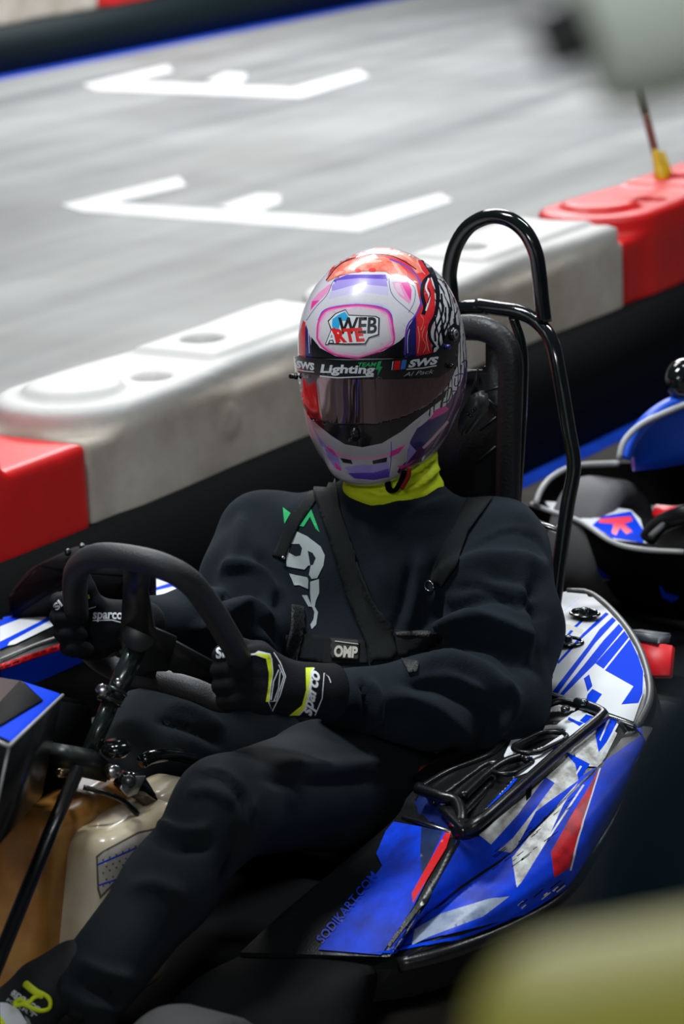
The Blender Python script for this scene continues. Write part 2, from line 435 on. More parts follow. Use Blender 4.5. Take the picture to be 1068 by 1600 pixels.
mx = nt.nodes.new('ShaderNodeMix'); mx.data_type = 'RGBA'; mx.blend_type = 'MULTIPLY'; mx.inputs[0].default_value = 1
old = b.inputs['Base Color'].links[0].from_socket
nt.links.new(tc.outputs['Object'], mp.inputs[0]); nt.links.new(mp.outputs[0], mp2.inputs[0]); nt.links.new(mp2.outputs[0], ns.inputs['Vector'])
nt.links.new(ns.outputs['Fac'], rp.inputs[0]); nt.links.new(old, mx.inputs[6]); nt.links.new(rp.outputs[0], mx.inputs[7]); nt.links.new(mx.outputs[2], b.inputs['Base Color'])
PIT = mat('pit_concrete', (.11, .10, .088), .6, bump=.3, bscale=50, var=.35, vscale=5)

def quad(name, pts, m, parent=None, z=0.0):
    return mesh(name, [(p[0], p[1], p[2]+z) for p in pts], [tuple(range(len(pts)))], m, parent, False)
tk = quad('floor', [BW(-9, .15, 0), BW(34, .15, 0), BW(34, 26, 0), BW(-9, 26, 0)], TRACK); tag(tk, kind='structure')
fl = quad('floor', [BW(-9, -9, 0), BW(12, -9, 0), BW(12, .15, 0), BW(-9, .15, 0)], PIT); tag(fl, kind='structure')
PAINT = mat('white_floor_paint', (.82, .83, .84), .5, var=.12, vscale=9)
def slab(name, poly, m, parent, z=.003):
    bm = prism_bm([(p[0], p[1], 0.0) for p in poly], (0, 0, z)); return from_bm(name, bm, m, parent, False)
def gp(pl): return [G(*p) for p in pl]
slab('grid_marking', gp([(280, 277), (291, 291), (176, 318), (545, 341), (688, 303), (707, 315), (562, 363), (128, 331), (96, 321)]), PAINT, tk)
slab('grid_marking', gp([(342, 323), (402, 303), (438, 305), (438, 318), (400, 334)]), PAINT, tk)
slab('grid_marking', gp([(262, 102), (270, 112), (204, 128), (455, 138), (560, 110), (576, 120), (470, 153), (150, 141), (130, 133)]), PAINT, tk)
slab('grid_marking', gp([(322, 127), (352, 114), (384, 115), (384, 123), (370, 133)]), PAINT, tk)
BPAINT = mat('blue_floor_paint', (.01, .07, .62), .4, var=.3, vscale=12)
o = slab('trim_1', [BW(-6, -.075, 0), BW(9, -.075, 0), BW(9, .02, 0), BW(-6, .02, 0)], BPAINT, None); tag(o, kind='structure')

PYEL = mat('yellow_floor_paint', (.75, .60, .04), .45, var=.2, vscale=10)
ld = np.array([-.60, -.80, 0]); ln_ = np.array([.80, -.60, 0]); lp0 = np.array([-.62, -1.0, 0])
for off_, w_, m_ in ((-.34, .10, PAINT), (-.14, .05, BPAINT), (-.02, .07, PAINT), (.10, .045, PYEL), (.22, .05, PAINT), (.36, .03, PAINT)):
    a_ = lp0+ln_*off_; slab('reflection_stripe', [a_, a_+ld*5, a_+ld*5+ln_*w_, a_+ln_*w_], m_, fl)  # unseen floor stripes, added to show as upright bands in the visor
# ---- near barrier row: interlocking plastic blocks on a black rubber skirt
def barrier_sdf(P, cut=.25):
    s, n, z = P[:, 0], P[:, 1], P[:, 2]
    L = 1.115; R0 = .17; cn = .15
    dx = np.maximum(np.maximum(R0-s, s-(L-.02)), 0)            # rounded left end, square right end
    left = np.where(s < R0, np.hypot(R0-s, n-cn)-R0, np.abs(n-cn)-R0)
    waist = .030*np.exp(-((s-.62)/.2)**2)
    out = left+np.where(s >= R0, waist, 0); out = np.maximum(out, s-(L-.006))
    hi = z-.52
    d = smax(smax(out+.012, hi+.004, .022), .285-z, .012)
    # lower body, squared at the seam, front and back flush
    low = np.maximum(np.maximum(np.abs(n-cn)-.152, np.abs(s-L/2)-(L/2-.004)), np.maximum(z-.465, .285-z))
    d = smin(d, low, .02)
    # end shelf that carries the next block's round end
    pad = np.maximum(np.hypot(s-.17, n-cn+.0)-.098, np.abs(z-.5)-.034); d = smin(d, pad, .004)     # round cap pad
    step = np.maximum(np.maximum(np.abs(s-.78)-.27, np.abs(n-cn)-.10), np.abs(z-.5)-.029); d = smin(d, step, .012)
    for hs, hn, hr in ((.34, .085, .036), (.635, .165, .044)):
        d = smax(d, -np.maximum(np.hypot(s-hs, n-hn)-hr, .485-z), .006)
    d = smax(d, -np.maximum(np.hypot(s-L-.17, n-cn)-cut, .468-z), .008)
    ring = np.maximum(np.hypot(s-.48, z-.40)-.035, np.abs(n-.0)-.006); d = smin(d, ring, .004)
    return d
bV, bF = surfnets(barrier_sdf, (-.03, -.06, .25), (1.16, .36, .56), .0095)
bV = smooth_mesh(bV, bF, 1)
rV, rF = surfnets(lambda P: barrier_sdf(P, .44), (-.03, -.06, .25), (1.16, .36, .56), .0095); rV = smooth_mesh(rV, rF, 1)
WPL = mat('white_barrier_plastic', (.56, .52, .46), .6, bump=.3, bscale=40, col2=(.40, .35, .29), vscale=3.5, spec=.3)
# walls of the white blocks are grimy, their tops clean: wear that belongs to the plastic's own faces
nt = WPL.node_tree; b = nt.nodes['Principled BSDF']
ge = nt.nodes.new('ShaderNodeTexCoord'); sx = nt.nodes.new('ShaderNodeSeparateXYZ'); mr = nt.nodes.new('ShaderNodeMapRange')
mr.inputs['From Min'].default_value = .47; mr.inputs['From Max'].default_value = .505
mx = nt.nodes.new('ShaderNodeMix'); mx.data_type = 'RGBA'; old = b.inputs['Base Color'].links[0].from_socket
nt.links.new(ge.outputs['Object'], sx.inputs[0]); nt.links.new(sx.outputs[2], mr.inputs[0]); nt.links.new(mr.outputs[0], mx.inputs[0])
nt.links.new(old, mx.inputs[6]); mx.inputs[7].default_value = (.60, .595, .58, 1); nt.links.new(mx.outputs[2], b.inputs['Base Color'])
RPL = mat('red_barrier_plastic', (.72, .012, .012), .42, bump=.25, bscale=40, var=.25, vscale=4)
YAW = math.atan2(BD[1], BD[0])
bme = {}
def barrier(name, s0, m, label, group=None, row=None, z=0, capd=True):
    if m.name not in bme:
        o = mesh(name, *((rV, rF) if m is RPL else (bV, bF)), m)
        bme[m.name] = o.data
    else: o = bpy.data.objects.new(name, bme[m.name]); C.objects.link(o)
    o.location = tuple(row(s0)) if row else tuple(BW(s0, 0, 0)); o.rotation_euler = (0, 0, YAW)
    tag(o, label, 'barrier', group)
    return o
s00 = -1.80
labs = {-2: ('white', 'white plastic track barrier block beyond the left red one'), -1: ('red', 'red plastic barrier block at the left edge beside the white one'),
        0: ('white', 'white plastic barrier block with round cap pad beside the left red one'), 1: ('white', 'white plastic barrier block behind the helmet and black hoop'),
        2: ('red', 'red plastic barrier block at right that holds the taped stick'), 3: ('red', 'red plastic barrier block farthest along the near row')}
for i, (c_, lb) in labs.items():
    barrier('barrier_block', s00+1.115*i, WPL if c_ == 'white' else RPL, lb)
def strip(name, org, d, n, s0, s1, n0, n1, z0, z1, m):
    P = [org+d*s0+n*n0, org+d*s1+n*n0, org+d*s1+n*n1, org+d*s0+n*n1]
    bm = prism_bm([(p[0], p[1], z0) for p in P], (0, 0, z1-z0)); return bevelled(name, bm, m, None, .006, 2)
tag(strip('rubber_skirt', B0, BD, BN, s00-2.3, s00+1.115*4, -.022, .315, 0, .305, RUB), 'black rubber skirt wrapped round the foot of the near barrier row', 'skirt')
# ---- far barrier row across the track
FD = np.array([.545, .8385, 0]); FN = np.array([-FD[1], FD[0], 0]); F0 = G(0, 120)
def far(s): return F0+FD*s+FN*.02
for i, (c_, lb) in enumerate([('white', 'white barrier block across the track at the top left'), ('red', 'red barrier block across the track beside the far white one'), ('white', 'second white barrier block in the far row above the frame')]):
    barrier('barrier_block', (-.22, .90, 2.02)[i], WPL if c_ == 'white' else RPL, lb, None, lambda s: far(s)-UP*.03)
tag(strip('rubber_skirt', F0, FD, FN, -1.5, 6, 0, .32, 0, .25, mat('far_skirt', (.003, .010, .012), .6, spec=.2)), 'black rubber skirt under the far barrier row across the track', 'skirt')
o = slab('trim_2', [F0+FD*-2+FN*-.09, F0+FD*14+FN*-.09, F0+FD*14+FN*.01, F0+FD*-2+FN*.01], BPAINT, None); tag(o, kind='structure')
# taped stick stuck in the red block
def at_depth(px, py, p):
    d = ray(px, py); t = ((p-CAM)@_f0)/(d@_f0); return CAM+d*t
sb = BW(1.0, .185, .52); e0 = at_depth(1034, 282, sb); e1 = at_depth(990, 104, sb)
st = thing('wooden_stick', 'thin brown wooden stick with yellow tape standing on the right red barrier block', 'stick', tuple(e0))
def rel(p): return np.array(p)-np.array(e0)
d_ = e1-e0
tube('shaft', [rel(e0+d_*t) for t in np.linspace(0, .62, 8)], .0105, mat('brown_wood', (.22, .075, .05), .6, var=.4, vscale=40), st)
tube('tip', [rel(e0+d_*t) for t in np.linspace(.6, 1, 6)], [.0112, .0115, .0115, .0112, .0115, .0105], mat('dark_wood', (.05, .04, .025), .7, var=.4, vscale=40), st)
TAPE = mat('yellow_tape', (.80, .55, .01), .45, var=.3, vscale=30)
tube('tape', [rel(e0+d_*t) for t in np.linspace(-.01, .27, 8)], [.022, .023, .021, .018, .016, .0145, .0125, .0115], TAPE, st, flat=.8)
bm = prism_bm([rel(e0+d_*.02), rel(at_depth(1045, 272, sb)), rel(at_depth(1033, 236, sb)), rel(e0+d_*.25)], (.01, .004, 0)); bevelled('tape_flap', bm, TAPE, st, .001, 1)

# ---- hall wall behind the photographer (seen only in reflections)
WL = mat('hall_wall_paint', (.006, .007, .008), .7, var=.2)
wb = mesh('wall_back', [(-9, -9, 0), (8, -9, 0), (8, -9, 5.2), (-9, -9, 5.2)], [(0, 1, 2, 3)], WL, None, False); tag(wb, kind='structure')
for i, (x0, w_, c_) in enumerate(((-2.6, .5, (.03, .03, .035)), (-1.9, .22, (.75, .72, .6)), (-1.45, .12, (.02, .08, .6)), (-1.15, .16, (.7, .6, .1)), (-.8, .3, (.8, .8, .82)), (-.3, .12, (.05, .1, .08)), (-.05, .2, (.7, .7, .7)), (.45, .1, (.6, .6, .6)), (.8, .12, (.7, .7, .72)), (1.4, .2, (.3, .33, .35)), (2.0, .12, (.7, .7, .7)))):
    bm = box_bm((x0*1.3, -8.93, 1.6), (w_*1.2, .06, 3.0)); bevelled('reflection_panel', bm, mat('reflection_panel_%d' % i, c_, .6), wb, .01, 1)  # invented coloured strips, put in for the visor to mirror
area('panel_fill_light', (0, -7.6, 4.6), (0, -8.9, 1.2), 4.5, .2, 160)  # unseen light added to brighten the mirrored strips
# ---- unidentified shapes out of focus near the lens, built as post, rail and lamp
NAVY = mat('navy_padding', (.003, .012, .020), .85, spec=.1, bump=.3, bscale=90, var=.5, vscale=5)
def at(px, py, dist): return CAM+ray(px, py)*dist
pc = at(1168, 1100, .98)
prof = [(0, .06), (.9, .075), (1.15, .082), (1.25, .088), (1.36, .098), (1.43, .092), (1.475, .06), (1.50, .02)]
V = []; Fs = []; sg = 28
for z_, r_ in prof:
    for k in range(sg):
        a_ = 2*math.pi*k/sg; V.append((.62*r_*math.cos(a_)*(1+.03*math.sin(3*a_+z_*9)), .62*r_*math.sin(a_), z_))
for i in range(len(prof)-1):
    for k in range(sg): Fs.append((i*sg+k, i*sg+(k+1) % sg, (i+1)*sg+(k+1) % sg, (i+1)*sg+k))
Fs += [tuple(range(sg))[::-1], tuple(range((len(prof)-1)*sg, len(prof)*sg))]
pp = mesh('navy_blurred_shape', V, Fs, NAVY); pp.location = (pc[0], pc[1], 0)
md = pp.modifiers.new('round', 'SUBSURF'); md.levels = md.render_levels = 1
tag(pp, 'unidentified dark navy shape built as a padded post, strongly out of focus at the right edge of the photo', 'post')
YPL = mat('mustard_padding', (.27, .255, .022), .6, bump=.2, bscale=60)
a_ = at(765, 1568, .84); b_ = at(1300, 1475, .82); dr = (b_-a_); dr[2] = dr[2]
yr = thing('yellow_blurred_shape', 'unidentified thick mustard yellow shape built as a padded rail, strongly out of focus at the bottom right corner', 'rail', tuple(a_))
rr = .057; ctr = [a_+dr*t+np.array([0, -.012, -rr*.72]) for t in np.linspace(0, 1, 12)]
tube('padding', [p-a_ for p in ctr], [rr*.55, rr*.86, rr*.97]+[rr]*8+[rr*.7], YPL, yr, seg=28)
tube('post', [ctr[9]-a_, np.array([ctr[9][0], ctr[9][1], .6])-a_, np.array([ctr[9][0], ctr[9][1], 0.0])-a_], .022, BLACKM, yr)
GP_ = mat('pale_grey_green', (.80, .90, .78), .6, bump=.2, bscale=60)
hc = at(1010, -18, 1.05)
hl = thing('pale_blurred_shape', 'unidentified pale grey-green shape with a black end, built as a hanging lamp, out of focus at the top right', 'lamp', tuple(hc))
hp = [at(x, y, 1.05)-hc for x, y in ((885, 38), (905, 30), (960, 0), (1060, -35), (1200, -80))]
tube('housing', cr(hp, 12), [.030, .036, .038]+[.040]*9, GP_, hl, seg=24)
ec = at(838, 68, 1.05)-hc; dn = hp[1]-hp[0]; dn /= np.linalg.norm(dn)
e2 = at(868, 56, 1.05)-hc
cyl('lens_cap', ec-ray(838, 68)*.03, e2-ray(838, 68)*.03+dn*.012, .0125, BLACK, hl, 24)
tube('rod', [hp[3], hp[3]+np.array([0, 0, 1.5]), hp[3]+np.array([0, 0, 3.3])], .008, BLACK, hl)

# ================================================================== THE KART
def kp(t):
    """(px, py, up) or (px, py, 'l', value) / 'f' -> kart space"""
    if len(t) == 3: return K(t[0], t[1], u=t[2])
    return K(t[0], t[1], **{t[2]: t[3]})
def rows(*rs): return [[kp(p) for p in r] for r in rs]
kart = thing('racing_kart', 'blue, white and black rental racing kart in the foreground carrying the helmeted driver', 'kart', kartspace=True)

# ---- near side pod
A = [(850, 1088, .31), (755, 1165, .30), (648, 1233, .28), (618, 1277, .25), (545, 1340, .21), (446, 1422, .165), (375, 1488, .13)]
B = [(945, 1122, .32), (830, 1215, .30), (745, 1300, .275), (715, 1312, .265), (680, 1380, .22), (640, 1450, .175), (608, 1495, .145)]
Cc = [(985, 1135, .315), (934, 1198, .295), (868, 1265, .27), (799, 1332, .235), (720, 1395, .20), (649, 1442, .165), (614, 1495, .135)]
D_ = [(1010, 1150, 'l', .50), (965, 1260, 'l', .52), (925, 1330, 'l', .53), (880, 1395, 'l', .52), (800, 1442, 'l', .49), (700, 1482, 'l', .45), (622, 1502, 'l', .405)]
rw = rows(A, B, Cc, D_)
low = [np.array([p[0], p[1]-.05, .07]) for p in rw[3]]
inn = [np.array([p[0], p[1]+.0, .08]) for p in rw[0]]
def bridge(name, rws, n, m, parent, mids=None, closed=False, sub=4):
    """loft with straight spans between rows (a crease at each row)"""
    RW = [cr(r, n) for r in rws]; full = []
    for i in range(len(RW)-1):
        for k in range(sub):
            t = k/sub; bulge = 0
            q = RW[i]*(1-t)+RW[i+1]*t
            if mids and mids[i]: q = q+np.array(mids[i])*math.sin(math.pi*t)
            full.append(q)
    full.append(RW[-1]); V = np.vstack(full); k = len(full)
    Fs = [(i*n+j, i*n+j+1, (i+1)*n+j+1, (i+1)*n+j) for i in range(k-1) for j in range(n-1)]
    if closed:
        Fs += [((k-1)*n+j, (k-1)*n+j+1, j+1, j) for j in range(n-1)]
        Fs += [tuple(i*n for i in range(k))[::-1], tuple(i*n+n-1 for i in range(k))]
    o = mesh(name, V, Fs, m, parent, True)
    bm = bmesh.new(); bm.from_mesh(o.data); bmesh.ops.recalc_face_normals(bm, faces=bm.faces)
    for e in bm.edges:
        if len(e.link_faces) == 2 and e.calc_face_angle(0) > R(24): e.smooth = False
    bm.to_mesh(o.data); bm.free()
    return o
pod = bridge('side_pod', [inn]+rw+[low], 60, BLACK, kart, [None, None, (0, .004, .004), (0, .022, .01), None], True, 5)
sp = Surf(pod)
def z4(*p): return [(580+x/2.188, 1040+y/2.188) for x, y in p]
def zp(*p): return [(600+x/2.967, 1080+y/2.967) for x, y in p]   # closer crop of the tray
items = [
 ([(340+x/2.543, 1260+y/2.543) for x, y in ((700, 64), (812, 85), (925, 112), (890, 180), (780, 400), (700, 520), (650, 592), (400, 572), (655, 240), (632, 190), (670, 100))], BLUES),
 ([(659, 1293), (692, 1302), (660, 1374), (657, 1330)], mat('navy_scuff', (.01, .03, .12), .4, var=.5, vscale=25)),
 (zp((285, 660), (312, 662), (290, 730), (135, 985), (130, 940), (245, 735)), RED),
 # outer face, blue ground then white blocks
 (z4((365, 585), (775, 345), (925, 240), (865, 170), (905, 150), (940, 280), (790, 640), (700, 740), (520, 850), (60, 975), (190, 810), (290, 600)), BLUES),
 (z4((365, 580), (500, 470), (660, 330), (780, 180), (838, 235), (780, 350), (712, 345), (690, 300), (705, 395), (560, 500), (480, 640), (432, 632)), WHITES),
 (z4((595, 385), (625, 405), (560, 490), (480, 590), (430, 632), (405, 612), (500, 510)), BLUES),
 (z4((525, 420), (548, 412), (545, 450), (528, 468)), BLACKM),
 (z4((705, 400), (655, 480), (600, 600), (520, 730), (495, 760), (480, 660), (560, 560)), WHITES),
 (z4((668, 300), (745, 340), (722, 372), (705, 392), (695, 340), (650, 290)), BLUE),
 (z4((788, 175), (838, 190), (822, 240), (775, 300), (765, 240)), BLUE),
 (z4((812, 180), (818, 182), (782, 262), (778, 258)), WHITE),
 (z4((838, 200), (844, 204), (785, 310), (780, 306)), WHITE),
 (z4((712, 345), (718, 348), (700, 376), (696, 372)), WHITE),
 (z4((722, 410), (728, 412), (610, 590), (602, 590)), WHITES),
 (z4((780, 352), (700, 600), (675, 690), (622, 725), (612, 640), (680, 520), (730, 440)), REDS),
 (z4((780, 352), (784, 354), (708, 590), (680, 700), (674, 700), (702, 590)), WHITE),
 (z4((150, 905), (240, 850), (400, 800), (470, 790), (380, 860), (200, 930), (140, 960)), mat('grey_scuff', (.30, .36, .48), .4, col2=(.06, .10, .25), vscale=22)),
 (z4((0, 985), (60, 975), (300, 925), (450, 868), (600, 790), (604, 797), (450, 876), (300, 935), (60, 985)), BLUE),
 (stroke(z4((795, 335), (700, 420), (480, 638), (300, 760), (150, 880)), 4.5), BLACK),
 (stroke(z4((300, 600), (250, 680), (180, 800), (60, 960)), [5, 9, 9, 5]), BLACK),
]
for i in range(14):
    x = 470+random.random()*170; y = 830-(x-470)*.55+random.random()*34; L_ = 8+random.random()*26
    items.append((z4((x, y), (x+L_, y-L_*.8), (x+L_+3, y-L_*.8+2), (x+3, y+3)), WHITES if i % 2 else BLACKM))
for i in range(26):
    x = 400+random.random()*270; y = 640-(x-400)*.72+random.random()*110; L_ = 10+random.random()*40
    items.append((z4((x, y), (x+L_, y-L_*.72), (x+L_+1, y-L_*.72+2), (x+2, y+2.6)), BLACKM))
decal('livery_decal', sp, items, pod, step=5, base=.002)
TXB = mat('dark_blue_print', (.004, .03, .45), .4)
decal('lettering', sp, [(T('SODIKART.COM', ((505, 1477), (592, 1372), (494, 1468)), .01), TXB)], pod, base=.0032)
tube('seam', [kp(p)+np.array([0, 0, .002]) for p in ((629, 1280, .25), (665, 1290, .258), (705, 1303, .263))], .0035, STEEL, pod, 8)
tube('lower_lip', cr([p+np.array([0, 0, -.006]) for p in rw[3]], 40), .011, BLACK, pod, 10)

# ---- recessed moulded tray on the pod top, with open cells
def tray(name, poly, zt, zb, m, parent):
    P = [kp((x, y, zt)) for x, y in poly]; return bevelled(name, prism_bm(P, (0, 0, zb-zt)), m, parent, .003, 2)
rail = [(715, 1304, .272), (745, 1288, .292), (800, 1240, .308), (870, 1178, .320), (935, 1124, .332), (938, 1112, .334), (900, 1098, .334)]
tube('tray_rail', cr([kp(p) for p in rail], 34), .0085, BLACK, pod, 12, flat=1.0)
tube('tray_rail', cr([kp(p) for p in [(652, 1231, .30), (690, 1245, .298), (712, 1252, .295), (720, 1275, .285), (715, 1302, .272)]], 24), .009, BLACK, pod, 12)
tube('tray_rail', cr([kp(p) for p in [(655, 1232, .292), (700, 1206, .296), (765, 1180, .305), (795, 1150, .312), (835, 1116, .322), (870, 1096, .334), (905, 1100, .334)]], 34), .0052, BLACK, pod, 12)
tube('tray_rib', cr([kp(p) for p in [(722, 1245, .302), (762, 1208, .308), (790, 1190, .312), (815, 1183, .312), (826, 1190, .31)]], 24), .0065, BLACK, pod, 12)
# deck with oval openings, cut through
HOLES = ((827, 1168, 860, 1152, .0235), (790, 1203, 812, 1191, .018), (788, 1212, 735, 1256, .012), (768, 1192, 690, 1234, .011))
def deck_sdf(P):
    f, l, u = P.T
    pa = [kp(p) for p in [(722, 1300, .285), (655, 1232, .285), (700, 1205, .295), (775, 1170, .305), (860, 1096, .322), (936, 1118, .325), (830, 1212, .305), (760, 1275, .29)]]
    q = np.array([a[:2] for a in pa]); X = P[:, :2]; ins = np.zeros(len(P), bool); md = np.full(len(P), 1e9)
    for a, b in zip(q, np.roll(q, -1, 0)):
        c = (a[1] > X[:, 1]) != (b[1] > X[:, 1]); xi = a[0]+(X[:, 1]-a[1])*(b[0]-a[0])/(b[1]-a[1]+1e-12); ins ^= c & (X[:, 0] < xi)
        ab = b-a; t = np.clip(((X-a)@ab)/(ab@ab), 0, 1); md = np.minimum(md, np.linalg.norm(X-a-t[:, None]*ab, axis=1))
    d = np.where(ins, -md, md)
    A_ = np.array([[p[0], p[1], 1] for p in pa]); co = np.linalg.lstsq(A_, np.array([p[2] for p in pa]), rcond=None)[0]
    pl = u-(co[0]*f+co[1]*l+co[2])
    d = smax(d, np.abs(pl+.004)-.006, .004)
    for (x1, y1, x2, y2, r_) in HOLES:
        a = kp((x1, y1, .305)); b = kp((x2, y2, .305)); a[2] = b[2] = 0
        e = np.linalg.norm((P*[1, 1, 0])-a-np.clip(((P*[1, 1, 0])-a)@(b-a)/((b-a)@(b-a)), 0, 1)[:, None]*(b-a), axis=1)-r_
        d = smax(d, -e, .006)
    return d
pb = np.array([kp(p) for p in [(722, 1300, .285), (655, 1232, .285), (860, 1096, .322), (936, 1118, .325)]])
dv, df = surfnets(deck_sdf, pb.min(0)-.03, pb.max(0)+.03, .0035)
well = [kp(p) for p in [(790, 1160, .312), (845, 1150, .312)]]
deck = mesh('tray_deck', dv, df, BLACK, pod)
sd = Surf(deck)
decal('livery_decal', sd, [
 (zp((555, 300), (590, 225), (680, 170), (735, 160), (800, 155), (870, 105), (905, 88), (970, 118), (830, 255), (700, 365), (610, 400), (480, 545), (435, 562), (420, 540), (520, 440), (540, 400), (500, 380), (560, 330)), WHITE),
 (zp((855, 122), (890, 140), (925, 150), (905, 165), (880, 150), (850, 135)), BLUE),
 (zp((935, 110), (968, 120), (930, 152), (905, 140)), BLUE),
 (zp((680, 180), (705, 170), (705, 190), (685, 200)), BLUE),
 (zp((790, 250), (815, 245), (812, 262), (790, 275), (775, 272)), BLUE),
 (zp((650, 305), (690, 305), (670, 325), (650, 318)), BLUE),
 (zp((560, 460), (600, 410), (620, 405), (500, 545), (465, 540)), BLUE),
 (zp((325, 490), (350, 450), (470, 365), (500, 350), (440, 410), (345, 490)), RED),
 (zp((470, 362), (500, 350), (495, 365), (455, 395)), WHITE)], deck, step=2, base=.001)
for (x1, y1, x2, y2, r_) in HOLES[:2]:
    uu = .319 if y1 < 1180 else .309
    a = kp((x1, y1, uu)); b = kp((x2, y2, uu)); d_ = b-a; d_[2] = 0; d_ /= np.linalg.norm(d_); n_ = np.array([-d_[1], d_[0], 0]); lp = []
    for t in np.linspace(-math.pi/2, math.pi/2, 9): lp.append(b+(d_*math.cos(t)+n_*math.sin(t))*r_)
    for t in np.linspace(math.pi/2, 3*math.pi/2, 9): lp.append(a+(d_*math.cos(t)+n_*math.sin(t))*r_)
    lp.append(lp[0]); tube('cell_rim', cr(lp, 60), .0042, BLACK, pod, 8)
# end wall of the tray that faces forward: dark blue with a red stripe
fw = bridge('tray_end', rows([(655, 1236, .285), (690, 1247, .283), (714, 1256, .282)], [(634, 1275, .252), (670, 1286, .258), (706, 1302, .265)]), 12, BLACK, pod, sub=4)
decal('livery_decal', Surf(fw), [(zp((165, 440), (300, 490), (300, 640), (100, 590)), mat('navy_vinyl', (.006, .02, .16), .4, var=.4, vscale=20)), (zp((285, 500), (312, 515), (300, 620), (288, 600)), BLUE), (zp((312, 515), (345, 528), (325, 640), (300, 625)), RED)], fw, step=4, base=.001)
bm = box_bm(kp((745, 1284, .285)), (.05, .022, .012)); bevelled('catch', bm, BLACK, pod, .004, 3)
for x, y, u in ((722, 1290, .28), (883, 1112, .338), (912, 1101, .338)):
    cyl('bolt', kp((x, y, u)), kp((x, y, u))+np.array([0, 0, .008]), .007, DSTEEL, pod, 12)
# black moulding between pod and seat, engine side
eng = bridge('seat_fairing', rows([(840, 1045, .345), (838, 1080, .325), (795, 1118, .30), (735, 1165, .285), (690, 1196, .275), (655, 1222, .27)], [(858, 1072, .32), (852, 1090, .312), (812, 1112, .298), (755, 1164, .283), (712, 1190, .275), (650, 1228, .268)]), 30, BLACK, kart, [(0, 0, .004)], sub=4)
eng.modifiers.new('t', 'SOLIDIFY').thickness = -.012

# ---- rear fairing behind the seat
edge = [(800, 1000, .345), (845, 945, .36), (880, 925, .365), (915, 928, .365), (950, 955, .36), (985, 1000, .355), (1005, 1050, .345), (1008, 1095, .335), (988, 1138, .318)]
iner = [(790, 1040, .34), (815, 1030, .34), (835, 1035, .34), (845, 1050, .335), (850, 1062, .33), (852, 1070, .33), (852, 1076, .325), (852, 1082, .32), (852, 1088, .312)]
re_ = rows(iner, edge); out = [p+np.array([-.01, .012, -.015]) for p in re_[1]]; bot = [p*np.array([1, 1, 0])+np.array([-.03, .03, .12]) for p in re_[1]]
fair = bridge('rear_fairing', [re_[0], re_[1], out, bot], 60, BLACK, kart, [(0, 0, .006), None, (0, .01, 0)], False, 6)
def z5(*p): return [(840+x/4.684, 880+y/4.684) for x, y in p]
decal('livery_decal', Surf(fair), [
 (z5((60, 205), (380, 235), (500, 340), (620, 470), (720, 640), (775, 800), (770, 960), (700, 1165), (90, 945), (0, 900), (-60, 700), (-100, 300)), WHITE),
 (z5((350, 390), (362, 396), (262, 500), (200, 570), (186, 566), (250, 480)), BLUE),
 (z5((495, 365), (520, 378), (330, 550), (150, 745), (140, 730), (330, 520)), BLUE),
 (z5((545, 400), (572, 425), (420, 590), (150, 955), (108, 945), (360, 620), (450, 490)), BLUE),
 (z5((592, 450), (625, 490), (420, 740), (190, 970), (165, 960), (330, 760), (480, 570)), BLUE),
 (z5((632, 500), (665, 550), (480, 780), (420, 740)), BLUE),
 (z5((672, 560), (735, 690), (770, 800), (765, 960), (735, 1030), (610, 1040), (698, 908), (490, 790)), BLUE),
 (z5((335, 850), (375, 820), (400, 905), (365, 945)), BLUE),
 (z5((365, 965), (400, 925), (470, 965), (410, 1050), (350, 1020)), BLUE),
 (z5((130, 425), (330, 490), (320, 525), (130, 455)), mat('recess_shade_paint', (.40, .40, .33), .5)),  # shade of a recess painted flat onto the fairing
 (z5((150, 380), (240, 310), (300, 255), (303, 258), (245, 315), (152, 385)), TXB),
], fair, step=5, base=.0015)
for x, y, rx in ((913, 955, .024), (887, 999, .024)):
    c = kp((x, y, .372 if y < 980 else .36)); V = []; Fs = []
    for j, (rr_, zz) in enumerate(((1.12, 0), (1.0, .004), (.9, 0), (.8, -.010), (.45, -.012), (.4, -.002), (.15, .0))):
        for k in range(24): t = 2*math.pi*k/24; V.append(c+np.array([rx*rr_*math.cos(t)*.8, rx*rr_*math.sin(t)*1.0, zz-.004]))
    for j in range(6):
        for k in range(24): Fs.append((j*24+k, j*24+(k+1) % 24, (j+1)*24+(k+1) % 24, (j+1)*24+k))
    mesh('mounting_cup', V, Fs, GLOSSB, fair); cyl('bolt', c+np.array([0, 0, -.01]), c+np.array([0, 0, .006]), .0065, DSTEEL, fair, 12)
tube('fairing_rim', cr([p+np.array([-.004, .004, 0]) for p in re_[1][2:]], 40), .006, mat('worn_grey_edge', (.10, .10, .10), .4), fair, 10)
tube('seam', [kp(p)+np.array([0, 0, .003]) for p in ((850, 1086, .314), (915, 1108, .325), (990, 1137, .32))], .0032, STEEL, fair, 8)
# red tail light and grey block behind the fairing
bm = prism_bm([kp(p) for p in ((996, 1000, .30), (1050, 1008, .30), (1046, 1056, .26), (1018, 1056, .26))], (-.01, 0, -.008)); bevelled('tail_lamp', bm, RED, kart, .0015, 1)
bm = prism_bm([kp(p) for p in ((980, 984, .31), (1032, 991, .31), (1028, 1008, .30), (990, 1001, .30))], (-.04, 0, -.01)); bevelled('tail_block', bm, mat('grey_plastic', (.10, .11, .13), .5), kart, .003, 2)

tube('lamp_bracket', [(-.22, .24, .20), kp((1000, 1010, .285))], .008, BLACK, kart, 8)
